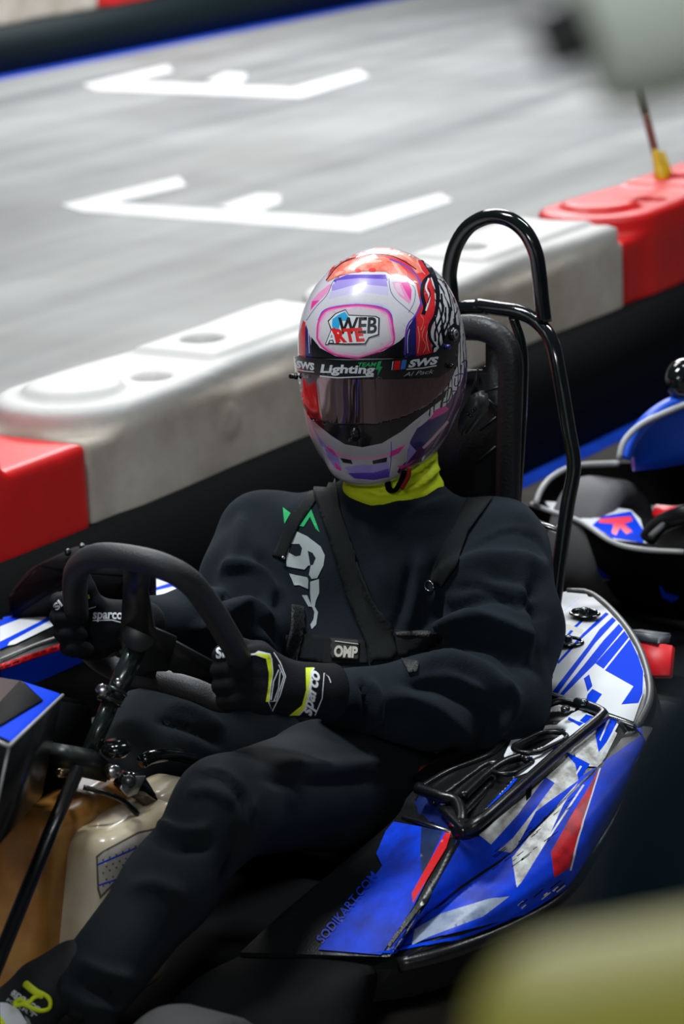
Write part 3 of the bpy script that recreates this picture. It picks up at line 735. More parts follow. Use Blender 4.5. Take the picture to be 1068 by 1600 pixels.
# ---- front black bumper corner under the pod
FBM = mat('dull_bumper_plastic', (.0025, .003, .004), .6, spec=.08)
fb = bridge('front_bumper', [[kp(p) for p in ((350, 1505, .125), (400, 1487, .125), (500, 1488, .135), (606, 1502, .132), (640, 1500, .12), (720, 1482, .10))], [kp(p) for p in ((240, 1600, .10), (300, 1600, .09), (420, 1605, .08), (548, 1600, .075), (600, 1548, .07), (720, 1500, .07))], [kp(p)*np.array([1, 1, 0])+np.array([-.05, -.02, .03]) for p in ((240, 1600, .10), (300, 1600, .09), (420, 1605, .08), (548, 1600, .075), (600, 1548, .07), (720, 1500, .07))]], 40, FBM, kart, [(.0, 0, .012), None], sub=5)
c = K(340, 1590, u=.25)
def tyre(name, c, r, w_, m, parent, axis='l'):
    prof = [(-w_/2, r*.55), (-w_/2-.004, r*.8), (-w_*.44, r*.965), (-w_*.3, r), (w_*.3, r), (w_*.44, r*.965), (w_/2+.004, r*.8), (w_/2, r*.55)]
    V = []; Fs = []; sg = 40
    for a, q in prof:
        for k in range(sg): t = 2*math.pi*k/sg; V.append((c[0]+q*math.cos(t), c[1]+a, c[2]+q*math.sin(t)))
    n = len(prof)
    for i in range(n): 
        for k in range(sg): Fs.append((i*sg+k, i*sg+(k+1) % sg, ((i+1) % n)*sg+(k+1) % sg, ((i+1) % n)*sg+k))
    o = mesh(name, V, Fs, m, parent)
    rim = [(-w_*.4, r*.56), (-w_*.3, r*.5), (-w_*.25, r*.15), (w_*.25, r*.15), (w_*.3, r*.5), (w_*.4, r*.56)]
    V = []; Fs = []
    for a, q in rim:
        for k in range(sg): t = 2*math.pi*k/sg; V.append((c[0]+q*math.cos(t), c[1]+a, c[2]+q*math.sin(t)))
    for i in range(5):
        for k in range(sg): Fs.append((i*sg+k, i*sg+(k+1) % sg, (i+1)*sg+(k+1) % sg, (i+1)*sg+k))
    mesh('wheel_rim', V, Fs, DSTEEL, o); return o
TYRE = mat('tyre_rubber', (.02, .02, .021), .75, bump=.5, bscale=120, var=.3)
tyre('front_tyre', (c[0]+.03, c[1]-.03, .128), .128, .12, TYRE, kart)

# ---- chassis tray and rails
mesh('floor_pan', [(-.25, -.34, .055), (1.25, -.30, .055), (1.25, .22, .055), (-.25, .34, .055), (-.25, -.34, .045), (1.25, -.30, .045), (1.25, .22, .045), (-.25, .34, .045)], [(0, 1, 2, 3), (7, 6, 5, 4), (0, 4, 5, 1), (1, 5, 6, 2), (2, 6, 7, 3), (3, 7, 4, 0)], BLACKM, kart, False)
tube('chassis_rail', cr([(-.45, .3, .07), (0, .33, .07), (.55, .24, .07), (1.0, .2, .07), (1.2, .1, .07), (1.22, -.2, .07), (1.0, -.3, .07), (.5, -.32, .07), (0, -.4, .07), (-.45, -.36, .07)], 60), .015, BLACK, kart, 12)
for s_ in (.80, -1): tyre('rear_tyre', (-.33 if s_ < 0 else -.13, s_*.46-.03, .135), .135, .17, TYRE, kart)
cyl('rear_axle', (-.33, -.40, .135), (-.13, .26, .135), .02, DSTEEL, kart)

# ---- seat shell, back pad and roll hoops
def seat_sdf(P):
    back = box_sdf(P, (-.16, 0, .28), (.035, .19, .20), .03, np.array([[.97, 0, .24], [0, 1, 0], [-.24, 0, .97]]))
    base = box_sdf(P, (.05, 0, .10), (.24, .20, .035), .03)
    s1 = box_sdf(P, (.03, .20, .17), (.22, .022, .10), .02); s2 = box_sdf(P, (.03, -.20, .17), (.22, .022, .10), .02)
    return smin(smin(back, base, .05), np.minimum(s1, s2), .03)
v, f = surfnets(seat_sdf, (-.35, -.26, .04), (.33, .26, .66), .014); mesh('seat', smooth_mesh(v, f, 2), f, SEAT, kart)
rs = bridge('seat_cover', rows([(650, 1205, .26), (700, 1190, .27), (760, 1160, .285)], [(655, 1222, .25), (710, 1205, .26), (775, 1168, .28)]), 14, mat('dark_red_cover', (.22, .012, .01), .7), kart, sub=3)
rs.modifiers.new('t', 'SOLIDIFY').thickness = -.008
def z8(*p): return [(660+x/3.2, 300+y/3.2) for x, y in p]
hoop = [(708, 500), (704, 455), (702, 425), (711, 386), (729, 357), (752, 342), (775, 338), (800, 345), (822, 365), (836, 395), (842, 430), (846, 470), (850, 503)]
hp_ = [K(x, y, f=-.30) for x, y in hoop]; hp_ = cr(hp_, 70)
tube('head_hoop', hp_, .0125, GLOSSB, kart, 16)
side = [(775, 482, 'f', -.30), (810, 488, 'f', -.30), (840, 504, 'f', -.30), (861, 533, 'f', -.29), (873, 585, 'f', -.28), (887, 668, 'f', -.27), (896, 728, 'f', -.26), (886, 790, 'f', -.24), (873, 880, 'f', -.21), (862, 970, 'f', -.18), (850, 1050, 'f', -.15), (836, 1100, 'f', -.12)]
sd_ = [kp(p) for p in side]; mid = hp_[int(len(hp_)*.44)][1]
mirror = [np.array([p[0], 2*0.0-p[1], p[2]]) for p in sd_]
full = sd_[::-1]+[np.array([-.30, -.03, sd_[0][2]+.002])]+mirror
tube('roll_bar', cr(full, 160), .0118, GLOSSB, kart, 16)
t3 = [(800, 494, 'f', -.30), (811, 525, 'f', -.30), (817, 560, 'f', -.30), (816, 620, 'f', -.29), (812, 700, 'f', -.27), (806, 790, 'f', -.25)]
tube('stay_bar', cr([kp(p) for p in t3], 40), .0082, GLOSSB, kart, 12)
tube('cross_bar', [kp(p) for p in ((790, 795, 'f', -.24), (840, 817, 'f', -.24), (880, 832, 'f', -.24))], .0055, STEEL, kart, 10)
# back pad: arched rim around a ribbed panel with slots
rim = [(640, 800), (640, 530), (670, 505), (735, 496), (775, 500), (800, 518), (811, 548), (810, 620), (806, 780)]
PAD = mat('pad_plastic', (.009, .010, .012), .45, bump=.4, bscale=200)
tube('back_pad_rim', cr([K(x-14, y+16, f=-.22) for x, y in rim], 60), .021, PAD, kart, 14, flat=.8)
bm = prism_bm([K(x, y, f=-.225) for x, y in ((660, 800), (660, 580), (755, 580), (755, 525), (785, 530), (790, 600), (788, 800))], (-.02, 0, 0)); bevelled('back_pad', bm, PAD, kart, .006, 2)
for (a, b) in (((755, 612), (785, 603)), ((753, 618), (778, 636)), ((750, 672), (775, 652)), ((748, 720), (774, 698)), ((782, 540), (784, 780)), ((745, 580), (700, 584))):
    tube('pad_ridge', [K(*a, f=-.219), K(*b, f=-.219)], .0022, PAD, kart, 6)
# transponder box with stub aerial
rb = bevelled('radio_box', prism_bm([K(x, y, f=-.10) for x, y in z8((170, 1130), (232, 1010), (280, 1010), (295, 1095), (205, 1225), (165, 1215))], (-.03, 0, 0)), mat('dark_grey_box', (.035, .04, .045), .4), kart, .005, 2)
tube('aerial', [K(x, y, f=-.12) for x, y in z8((258, 1012), (266, 960), (276, 882))], [.0055, .004, .0012], BLACK, rb, 10)
for x, y in z8((225, 1110), (240, 1120), (250, 1095), (262, 1085)): cyl('button', K(x, y, f=-.098), K(x, y, f=-.102), .003, BLACK, rb, 8)

# ---- steering
WN = np.array([-.70, 0, .714]); WP = K(218, 990, l=0.0)
def KW(x, y, off=0): return KN(x, y, WP+WN*off, WN)
ring = [(120, 965), (117, 905), (130, 879), (160, 868), (205, 872), (252, 884), (295, 908), (326, 946), (350, 985), (374, 1030), (378, 1072), (352, 1096), (300, 1077), (250, 1063), (205, 1054), (162, 1036), (132, 1005), (120, 965)]
rp_ = cr([KW(*p) for p in ring], 120)
print('wheel size', rp_.max(0)-rp_.min(0), WP)
whl = tube('steering_wheel', rp_, .0172, GRIP, kart, 18)
PLATE = mat('spoke_plate', (.012, .014, .015), .4)
def plate(name, poly, off, th, m, parent, w_=.0015): return bevelled(name, prism_bm([KW(x, y, off) for x, y in poly], WN*th), m, parent, w_, 2)
plate('spoke', [(192, 880), (234, 892), (230, 925), (240, 985), (275, 1000), (262, 1050), (225, 1050), (185, 1020), (190, 940)], -.008, .006, PLATE, whl)
plate('spoke', [(240, 990), (262, 1000), (350, 1048), (345, 1060), (270, 1052), (245, 1030)], -.006, .006, PLATE, whl)
plate('spoke', [(132, 1000), (196, 1000), (196, 1022), (160, 1032), (138, 1018)], -.006, .006, PLATE, whl)
plate('spoke', [(195, 1020), (250, 1030), (240, 1065), (205, 1060)], -.006, .006, PLATE, whl)
cyl('hub', KW(218, 992, -.012), KW(218, 992, .006), .024, PLATE, whl)
for x, y in ((237, 1022), (253, 1035), (205, 965), (228, 972)): cyl('bolt', KW(x, y, 0), KW(x, y, .010), .0048, DSTEEL, whl, 8)
def kl(x, y, l=0.0): return K(x, y, l=l)
tube('steering_column', [kl(222, 992), kl(200, 1040), kl(174, 1098)], .0145, DSTEEL, kart, 18)
for p, q in (((181, 1078), (179, 1083)), ((171, 1092), (169, 1098))): cyl('collar', kl(*p), kl(*q), .0175, DSTEEL, kart, 18)
tube('column_tube', [kl(178, 1085), kl(160, 1128), kl(138, 1180)], .0125, mat('green_black_paint', (.015, .022, .02), .25, coat=.4), kart, 16)
cyl('clamp_bolt', kl(165, 1080, .02), kl(158, 1078, .035), .0085, STEEL, kart, 14)
cyl('clamp_bolt', kl(186, 1068, .018), kl(184, 1066, .026), .006, STEEL, kart, 12)
bevelled('column_bracket', prism_bm([kl(x, y, .02) for x, y in ((112, 1166), (150, 1172), (182, 1198), (172, 1224), (120, 1212), (104, 1190))], (0, -.04, 0)), mat('bracket_grey', (.022, .026, .026), .45), kart, .004, 2)
cyl('bracket_bolt', kl(168, 1204, .018), kl(180, 1206, .05), .0095, STEEL, kart, 14)
cyl('bracket_bolt', kl(105, 1208, .018), kl(92, 1208, .03), .006, mat('brass', (.6, .45, .25), .3, 1.0), kart, 12)
tube('steering_rod', [kl(120, 1205, .03), kl(75, 1310, .10), kl(2, 1490, .13), kl(-20, 1545, .135)], .0098, BLACK, kart, 12)
c = kl(182, 1180, .03); cyl('cap_knob', c, c+np.array([0, 0, .02]), .021, GLOSSB, kart, 20, .006)
bevelled('cable_box', prism_bm([kl(x, y, .06) for x, y in ((186, 1236), (200, 1214), (226, 1212), (246, 1245), (252, 1275), (226, 1262), (212, 1250))], (-.02, -.03, 0)), GLOSSB, kart, .003, 2)
bevelled('bracket_plate', prism_bm([kl(x, y, .062) for x, y in ((186, 1232), (196, 1212), (226, 1212), (212, 1240), (198, 1246))], (0, .003, 0)), mat('satin_aluminium', (.55, .55, .56), .35, .7), kart, .001, 1)
cyl('bracket_bolt', kl(203, 1220, .068), kl(200, 1222, .082), .010, mat('green_black_paint', (.015, .022, .02), .25), kart, 12)
tube('cable', cr([kl(130, 1230, .03), kl(160, 1238, .05), kl(190, 1250, .06), kl(215, 1272, .07)], 20), .004, BLACK, kart, 8)
tube('cable', cr([kl(222, 1190, .03), kl(240, 1182, .03), kl(270, 1180, .02), kl(300, 1185, .01)], 20), .010, GLOSSB, kart, 10)

# ---- fuel tank between the legs
AMB = mat('amber_tank_plastic', (.66, .33, .08), .3, col2=(.42, .17, .03), vscale=7, sub=.25, coat=.3)
BEI = mat('cream_tank_plastic', (.80, .70, .52), .28, col2=(.62, .48, .28), vscale=5, sub=.25, coat=.3)
k1 = K(150, 1335, l=.095); k2 = K(55, 1300, l=.03)
def tank(P, c, hs, sl=0.0): 
    Q = P-np.array(c); Q = Q.copy(); Q[:, 0] += Q[:, 2]*sl; return box_sdf(Q, (0, 0, 0), hs, .028)
b1 = lambda P: tank(P, (k1[0]-.085, .045, k1[2]-.115), (.092, .052, .125), .25)
v, f = surfnets(b1, (k1[0]-.24, -.04, k1[2]-.27), (k1[0]+.09, .13, k1[2]+.04), .008); tk1 = mesh('fuel_tank', smooth_mesh(v, f, 1), f, BEI, kart)
b2 = lambda P: smin(tank(P, (k2[0]-.055, -.02, k2[2]-.13), (.062, .05, .14), .2), box_sdf(P, (k2[0]-.17, -.03, k2[2]-.09), (.07, .05, .09), .025), .02)
v, f = surfnets(b2, (k2[0]-.28, -.10, k2[2]-.31), (k2[0]+.07, .06, k2[2]+.05), .008); mesh('fuel_tank', smooth_mesh(v, f, 1), f, AMB, kart)
c = K(258, 1235, l=.04); v, f = surfnets(lambda P: box_sdf(P, (c[0]-.02, c[1]-.03, c[2]-.06), (.05, .04, .06), .02), c-.14, c+.1, .009)
mesh('fuel_tank', v, f, BEI, kart)
# label panel with mesh dimples and blue lines on the cream tank
MESHM = mat('dimpled_label', (.50, .47, .42), .5)
stt = Surf(tk1)
it = [([(150, 1338), (160, 1330), (215, 1300), (245, 1293), (250, 1320), (190, 1370), (156, 1405), (152, 1390)], mat('label_edge', (.12, .09, .06), .6)), ([(153, 1340), (162, 1332), (216, 1303), (244, 1297), (247, 1318), (188, 1366), (158, 1398), (155, 1388)], MESHM),
      ([(152, 1350), (215, 1322), (215, 1325), (152, 1353)], BLUE), ([(154, 1382), (200, 1366), (200, 1369), (154, 1385)], BLUE)]
DOT = mat('label_dot', (.10, .085, .06), .7)
for a_ in range(9):
    for b_ in range(7):
        x = 161+a_*10+(b_ % 2)*5; y = 1344+b_*10-a_*4.2
        if y > 1338-(x-160)*.42+4 and y < 1396-(x-160)*.75: it.append((ellipse(x, y, 1.6, 2.0, n=6), DOT, 9))
decal('label_panel', stt, it, tk1, step=5, base=.0009, lift=.00004)

# ---- front panel (steering fairing)
P0 = K(98, 1085, l=.02); PNn = np.array([-.30, .12, .94])
def KP_(x, y, off=0): return KN(x, y, P0+PNn*off, PNn)
top = [(-70, 1045), (0, 1058), (32, 1063), (98, 1085), (14, 1165), (-70, 1130)]
np_ = bevelled('front_panel', prism_bm([KP_(*p) for p in top], (.035, -.02, -.14)), BLACK, kart, .003, 3)
bevelled('dash_block', prism_bm([kl(x, y, -.03) for x, y in ((96, 1088), (148, 1098), (150, 1160), (112, 1240), (20, 1290), (8, 1180))], (0, -.10, 0)), BLACKM, kart, .008, 3)
snp = Surf(np_)
decal('livery_decal', snp, [([(36, 1066), (94, 1085), (16, 1159), (-60, 1126), (-60, 1100), (0, 1132), (68, 1096)], BLUE)], np_, step=4, base=.001)
bevelled('panel_wedge', prism_bm([KP_(*p, .0015) for p in ((30, 1066), (66, 1096), (0, 1136), (-20, 1120))], PNn*.003), BLACKM, np_, .0008, 1)
tube('panel_edge', [KP_(*p, .001) for p in ((98, 1086), (55, 1127), (14, 1166))], .0022, mat('worn_edge', (.35, .36, .36), .4), np_, 6)
tube('panel_edge', [KP_(*p, .001) for p in ((14, 1166), (0, 1160), (-60, 1134))], .0022, MATS['worn_edge'], np_, 6)
tube('panel_edge', [KP_(14, 1166), KP_(14, 1166)+np.array([.035, -.02, -.14])*.9], .0016, MATS['worn_edge'], np_, 6)

# ---- far side pod
fr = rows([(430, 930, .33), (345, 905, .33), (235, 903, .33), (130, 930, .32), (0, 968, .30), (-70, 985, .29)],
          [(430, 950, .33), (330, 958, .34), (240, 978, .335), (90, 1011, .31), (0, 1043, .30), (-70, 1068, .29)],
          [(430, 985, .28), (340, 975, .31), (240, 1000, .28), (120, 1045, .25), (40, 1075, .24), (-70, 1100, .22)],
          [(430, 1060, .12), (345, 1085, .16), (240, 1100, .15), (150, 1120, .14), (60, 1140, .13), (-70, 1150, .12)])
fo = [np.array([p[0]-.03, p[1]-.03, .08]) for p in fr[0]]
fpod = bridge('side_pod', [fo]+fr, 60, BLACK, kart, [None, (0, 0, .008), None, None], False, 6)
def z2(*p): return [(x/2.543, 820+y/2.543) for x, y in p]
decal('livery_decal', Surf(fpod), [
 (z2((0, 375), (260, 330), (590, 205), (840, 215), (840, 260), (750, 310), (480, 330), (220, 400), (0, 500)), BLUE),
 (z2((0, 410), (150, 352), (190, 370), (160, 390), (0, 470)), WHITE), (z2((40, 470), (200, 385), (225, 400), (60, 480), (30, 485)), WHITE),
 (z2((585, 210), (680, 235), (585, 265)), WHITE), (z2((585, 275), (690, 250), (735, 280), (590, 318)), WHITE), (z2((460, 320), (490, 308), (490, 330), (470, 335)), WHITE),
 (z2((600, 320), (740, 285), (750, 300), (640, 325)), WHITE),
 (z2((0, 560), (245, 476), (480, 405), (620, 385), (800, 350), (800, 372), (620, 405), (480, 425), (240, 492), (0, 572)), RED),
 (z2((0, 575), (240, 494), (340, 535), (150, 620), (40, 645), (0, 640)), BLUE),
 (z2((610, 405), (800, 374), (840, 390), (700, 405), (630, 408)), BLUE), (z2((670, 425), (830, 393), (850, 398), (690, 432)), WHITE),
], fpod, step=5, base=.0025)
tube('pod_edge', cr([kp(p)+np.array([0, 0, .003]) for p in ((0, 1033, .303), (60, 1008, .31), (98, 995, .318))], 10), .0022, MATS['worn_edge'], fpod, 6)
# black cover on the far pod, beside the steering wheel
pts = [kp(p) for p in ((128, 850, .44), (195, 858, .44), (245, 885, .42), (95, 866, .43), (58, 884, .42), (22, 925, .36), (15, 965, .31), (60, 975, .30), (150, 985, .30), (245, 965, .33), (120, 895, .43), (200, 900, .43))]
pts += [p+np.array([-.06, -.07, -.03]) for p in pts[:6]]
bm = bmesh.new(); [bm.verts.new(tuple(p)) for p in pts]; bmesh.ops.convex_hull(bm, input=bm.verts)
bmesh.ops.delete(bm, geom=[v for v in bm.verts if not v.link_faces], context='VERTS')
bmesh.ops.bevel(bm, geom=list(bm.edges), offset=.006, segments=3, affect='EDGES', clamp_overlap=True)
cv = from_bm('engine_cover', bm, FBM, kart)
cyl('bolt', kp((128, 856, .445)), kp((128, 851, .452)), .005, DSTEEL, cv, 8); cyl('bolt', kp((106, 864, .44)), kp((106, 862, .446)), .006, BLACK, cv, 8)

# ================================================================== SECOND KART, queued behind
k2_ = thing('racing_kart', 'blurred blue and black racing kart queued behind, cut off by the right edge', 'kart', kartspace=True)
bl = bridge('front_panel', rows([(968, 716, .42), (975, 688, .45), (1000, 652, .49), (1042, 622, .52), (1110, 600, .54)], [(985, 722, .38), (1030, 720, .38), (1068, 716, .38), (1110, 712, .38), (1150, 710, .38)]), 24, mat('blue_bodywork', (.006, .10, .80), .35, coat=.3), k2_, [(0, .0, .02)], sub=6)
bl.modifiers.new('t', 'SOLIDIFY').thickness = .02
tube('panel_edge', cr([kp(p) for p in ((966, 718, .425), (974, 690, .455), (1000, 664, .48), (1045, 642, .50), (1100, 620, .52))], 20), .006, mat('scuffed_silver_edge', (.45, .47, .50), .4), k2_, 8)
tb = bridge('nose_tub', rows([(832, 790, .26), (842, 765, .28), (862, 742, .29), (900, 726, .30), (970, 724, .33), (1040, 722, .36), (1120, 722, .36)], [(850, 800, .16), (880, 800, .14), (920, 795, .12), (960, 795, .12), (1000, 790, .14), (1060, 790, .2), (1120, 780, .22)]), 30, BLACKM, k2_, sub=5)
tube('tub_edge', cr([kp(p) for p in ((836, 788, .262), (845, 765, .282), (864, 744, .292), (900, 728, .302), (965, 724, .33))], 24), .006, MATS['worn_edge'], k2_, 8)
c = kp((958, 745, .30)); TY2 = mat('grey_tyre', (.10, .10, .105), .7, bump=.4, bscale=60)
tyre('front_tyre', (c[0]+.02, c[1]-.02, .17), .128, .12, TY2, k2_)
dk = bridge('bumper', rows([(832, 782, .25), (870, 785, .26), (930, 790, .26), (1000, 798, .25), (1068, 810, .25), (1130, 815, .25)], [(826, 788, .25), (862, 800, .245), (905, 815, .24), (955, 846, .23), (1000, 858, .23), (1130, 866, .23)], [(836, 845, .14), (870, 880, .10), (900, 900, .09), (955, 930, .08), (1010, 960, .06), (1130, 980, .06)]), 40, BLACKM, k2_, [None, (.02, 0, 0)], sub=6)
PINK = mat('coral_red_print', (.85, .03, .09), .4)
decal('livery_decal', Surf(dk), [([(850, 784), (930, 790), (985, 798), (1000, 812), (1010, 850), (960, 845), (905, 812), (862, 798)], WHITE), ([(940, 808), (985, 800), (1005, 830), (1005, 850), (955, 842), (925, 822)], BLUE),
 ([(935, 812), (985, 808), (988, 815), (975, 820), (988, 832), (978, 836), (968, 826), (962, 838), (955, 834), (958, 820), (935, 818)], PINK),
 ([(885, 858), (910, 868), (955, 902), (930, 900), (885, 872)], BLUE), ([(850, 830), (866, 835), (870, 860), (885, 872), (930, 902), (955, 905), (930, 908), (880, 884), (856, 862)], mat('grey_decal', (.5, .52, .55), .5)),
 ([(1030, 912), (1040, 925), (1062, 932), (1050, 940), (1034, 932)], BLUE)], dk, step=6, base=.002)
tube('bumper_edge', cr([kp(p)+np.array([0, 0, .002]) for p in ((830, 789, .252), (862, 801, .247), (905, 816, .242), (955, 848, .232), (1000, 860, .232), (1068, 864, .232))], 30), .005, MATS['worn_edge'], k2_, 8)
tube('steering_rod', cr([kp(p) for p in ((1012, 842, .27), (1030, 820, .30), (1068, 805, .33), (1110, 795, .34))], 12), .018, BLACK, k2_, 10)
tube('tie_rod', [kp((1016, 838, .30)), kp((1036, 820, .31))], .006, mat('grey_tyre', (.1, .1, .1)), k2_, 8)
bevelled('lamp', prism_bm([kp(p) for p in ((1022, 786, .32), (1062, 790, .32), (1060, 804, .31), (1018, 800, .31))], (0, 0, -.015)), RED, k2_, .003, 2)
c = kp((1068, 592, .55)); v, f = surfnets(lambda P: ell_sdf(P, c, (.045, .032, .04)), c-.06, c+.06, .006); mesh('steering_boss', v, f, GLOSSB, k2_)
mesh('floor_pan', [(-2.1, -.5, .05), (-.85, -.5, .05), (-.85, .2, .05), (-2.1, .2, .05)], [(0, 1, 2, 3)], BLACKM, k2_, False)

# ================================================================== THE DRIVER
drv = thing('person', 'seated driver in dark sweatshirt, painted helmet and black gloves holding the steering wheel', 'person', kartspace=True)
def PD(x, y, ref, off=0.0):
    """point under a pixel, at the distance of ref minus off (towards the lens)"""
    d = rayl(x, y); return CL+d*((np.array(ref)-CL)@d-off)
RS = K(412, 838, f=.06); LS = K(778, 858, f=-.02)
LE = K(772, 1100, l=.27); LW = K(540, 1094, l=.165)
RE = K(395, 985, f=.20); RW = K(222, 975, l=-.175)
def torso(P, g=0.0):
    d = ell_sdf(P, (.015, -.025, .445), (.135+g, .18+g, .175+g))
    d = smin(d, ell_sdf(P, (.085, -.005, .29), (.15+g, .165+g, .15+g)), .06)
    d = smin(d, cap_sdf(P, RS+[0, .02, .0], LS+[0, -.02, 0], .066+g, .072+g), .05)
    d = smin(d, cap_sdf(P, (.0, -.005, .55), (.0, .0, .625), .085+g, .062+g), .05)
    return d
def arms(P, g=0.0):
    a = chain(P, [LS, LS+(LE-LS)*.5+[0, .012, 0], LE], [.080+g, .086+g, .078+g], .03)
    a = smin(a, chain(P, [LE, LE+(LW-LE)*.45, LW], [.070+g, .066+g, .045+g], .03), .035)
    b_ = chain(P, [RS, RS+(RE-RS)*.5+[0, -.012, 0], RE], [.074+g, .078+g, .068+g], .03)
    b_ = smin(b_, chain(P, [RE, RE+(RW-RE)*.5, RW], [.066+g, .058+g, .042+g], .03), .03)
    return np.minimum(a, b_)
def shirt_sdf(P):
    d = smin(torso(P), arms(P), .022)
    return smax(d, .185-P[:, 2]-.03*np.clip(P[:, 0]*2, 0, 1), .01)
v, f = surfnets(shirt_sdf, (-.22, -.42, .15), (.72, .46, .72), .0068)
v = smooth_mesh(v, f, 1)
fl_ = [  # near sleeve
 ([(668, 948), (700, 905), (750, 880), (810, 880), (852, 905)], 15, .011), ([(672, 985), (715, 945), (775, 930), (850, 960)], 11, -.009),
 ([(655, 1000), (700, 975), (760, 968), (840, 1005)], 13, .011), ([(650, 1025), (700, 1005), (770, 1010), (835, 1050)], 10, -.009),
 ([(640, 1048), (690, 1035), (750, 1050), (810, 1100)], 14, .010), ([(620, 1075), (680, 1075), (740, 1100), (780, 1150)], 12, -.006),
 ([(600, 1085), (660, 1095), (720, 1140), (740, 1180)], 14, .007), ([(575, 1058), (590, 1090), (592, 1140)], 7, .005), ([(562, 1060), (572, 1095), (570, 1135)], 4, -.005),
 ([(720, 872), (760, 845), (800, 832), (835, 850), (858, 890)], 4, -.0017), ([(728, 862), (764, 838), (800, 825), (838, 842)], 5, .0014),
 ([(800, 790), (835, 840), (850, 900)], 12, .004), ([(830, 900), (842, 980), (838, 1050)], 10, -.005), ([(812, 900), (822, 960), (818, 1040)], 9, .005),
 ([(705, 925), (745, 915), (800, 935)], 5, -.004), ([(690, 965), (735, 955), (800, 985)], 5, .003), ([(720, 1000), (780, 1020), (815, 1060)], 6, -.004), ([(640, 1065), (700, 1060), (760, 1085)], 6, .004), ([(600, 1110), (660, 1130), (700, 1165)], 7, -.005), ([(780, 1060), (800, 1100), (780, 1150)], 9, .006), ([(750, 1100), (770, 1130), (750, 1165)], 8, -.005), ([(760, 900), (800, 905), (840, 930)], 6, -.004),
 # far sleeve
 ([(345, 905), (375, 885), (415, 900), (440, 940)], 11, .009), ([(340, 935), (380, 920), (415, 935)], 9, -.008), ([(345, 960), (385, 945), (425, 975)], 11, .009),
 ([(398, 860), (425, 900), (440, 960)], 9, -.007), ([(380, 800), (372, 850), (350, 900)], 10, .004), ([(300, 985), (330, 980), (380, 1010)], 8, .006), ([(395, 985), (420, 1010), (440, 1050)], 9, .008),
 # chest
 ([(560, 800), (585, 870), (600, 950), (610, 1000)], 9, .004), ([(640, 880), (630, 940), (610, 1000)], 8, -.004), ([(655, 860), (648, 930), (632, 990)], 8, .004),
 ([(545, 820), (560, 900), (575, 960)], 8, -.003), ([(600, 790), (680, 790), (720, 780)], 12, .004), ([(560, 785), (620, 800), (690, 770)], 5, -.003),
 ([(690, 870), (668, 930), (655, 990)], 12, -.005)]
v = folds(v, f, fl_)
v += normals(v, f)*(.0018*np.sin(v[:, :1]*61+v[:, 2:]*37)*np.sin(v[:, 1:2]*53-v[:, 2:]*29))
shirt = mesh('sweatshirt', v, f, CLOTH, drv)
# legs
HL = np.array([.14, .10, .19]); KL_ = K(352, 1262, l=.17); AL = K(128, 1560, l=.12)
HR = np.array([.14, -.10, .19]); KR = K(228, 1158, l=-.15); AR = np.array([KR[0]+.36, -.17, .17])
def legs(P, g=0.0):
    d = ell_sdf(P, (.10, 0, .19), (.17+g, .185+g, .13+g))
    a = chain(P, [HL, HL+(KL_-HL)*.5+[0, .0, .01], KL_], [.098+g, .090+g, .070+g], .03)
    a = smin(a, chain(P, [KL_, KL_+(AL-KL_)*.4+[.0, 0, -.005], AL], [.064+g, .060+g, .056+g], .03), .03)
    b_ = chain(P, [HR, KR], [.095+g, .074+g], .03); b_ = smin(b_, chain(P, [KR, AR], [.07+g, .062+g], .03), .03)
    return smin(d, np.minimum(a, b_), .04)
def tr_sdf(P):
    d = legs(P); ax = (AL-KL_)/np.linalg.norm(AL-KL_)
    d = smax(d, (P-AL)@ax-.02, .006)
    return smax(d, .06-P[:, 2], .01)
v, f = surfnets(tr_sdf, (-.10, -.30, .05), (1.25, .30, .56), .0085); v = smooth_mesh(v, f, 1)
v = folds(v, f, [
 ([(300, 1212), (345, 1215), (375, 1245), (392, 1290)], 4, -.004), ([(318, 1205), (352, 1208), (388, 1240)], 6, .003), ([(290, 1240), (330, 1235), (365, 1255)], 8, .004),
 ([(245, 1285), (290, 1300), (330, 1290)], 8, .006), ([(240, 1305), (280, 1325), (330, 1320)], 8, -.006), ([(380, 1290), (370, 1340), (350, 1380)], 10, -.007), ([(395, 1240), (385, 1300), (372, 1350)], 9, .005),
 ([(200, 1390), (240, 1380), (290, 1400)], 11, .004), ([(120, 1500), (160, 1520), (210, 1530)], 9, .006), ([(110, 1525), (150, 1545), (200, 1555)], 8, -.006), ([(90, 1545), (140, 1570), (185, 1580)], 8, .006),
 ([(420, 1190), (500, 1200), (600, 1190)], 12, .005), ([(400, 1215), (500, 1225), (620, 1215)], 9, -.004), ([(250, 1100), (300, 1110), (350, 1140)], 8, .005), ([(240, 1125), (300, 1140), (350, 1165)], 7, -.005)])
mesh('trousers', v, f, TROU, drv)
# the continuous body under the clothes
HC = K(597, 572, f=.0)
def body_sdf(P):
    d = smin(smin(torso(P, -.028), arms(P, -.028), .03), legs(P, -.024), .04)
    d = smin(d, cap_sdf(P, (0, 0, .60), HC, .052, .055), .02); d = smin(d, ell_sdf(P, HC, (.10, .085, .115)), .02)
    return d
v, f = surfnets(body_sdf, (-.2, -.42, .05), (1.25, .46, 1.0), .016); mesh('body', smooth_mesh(v, f, 1), f, SKIN, drv)

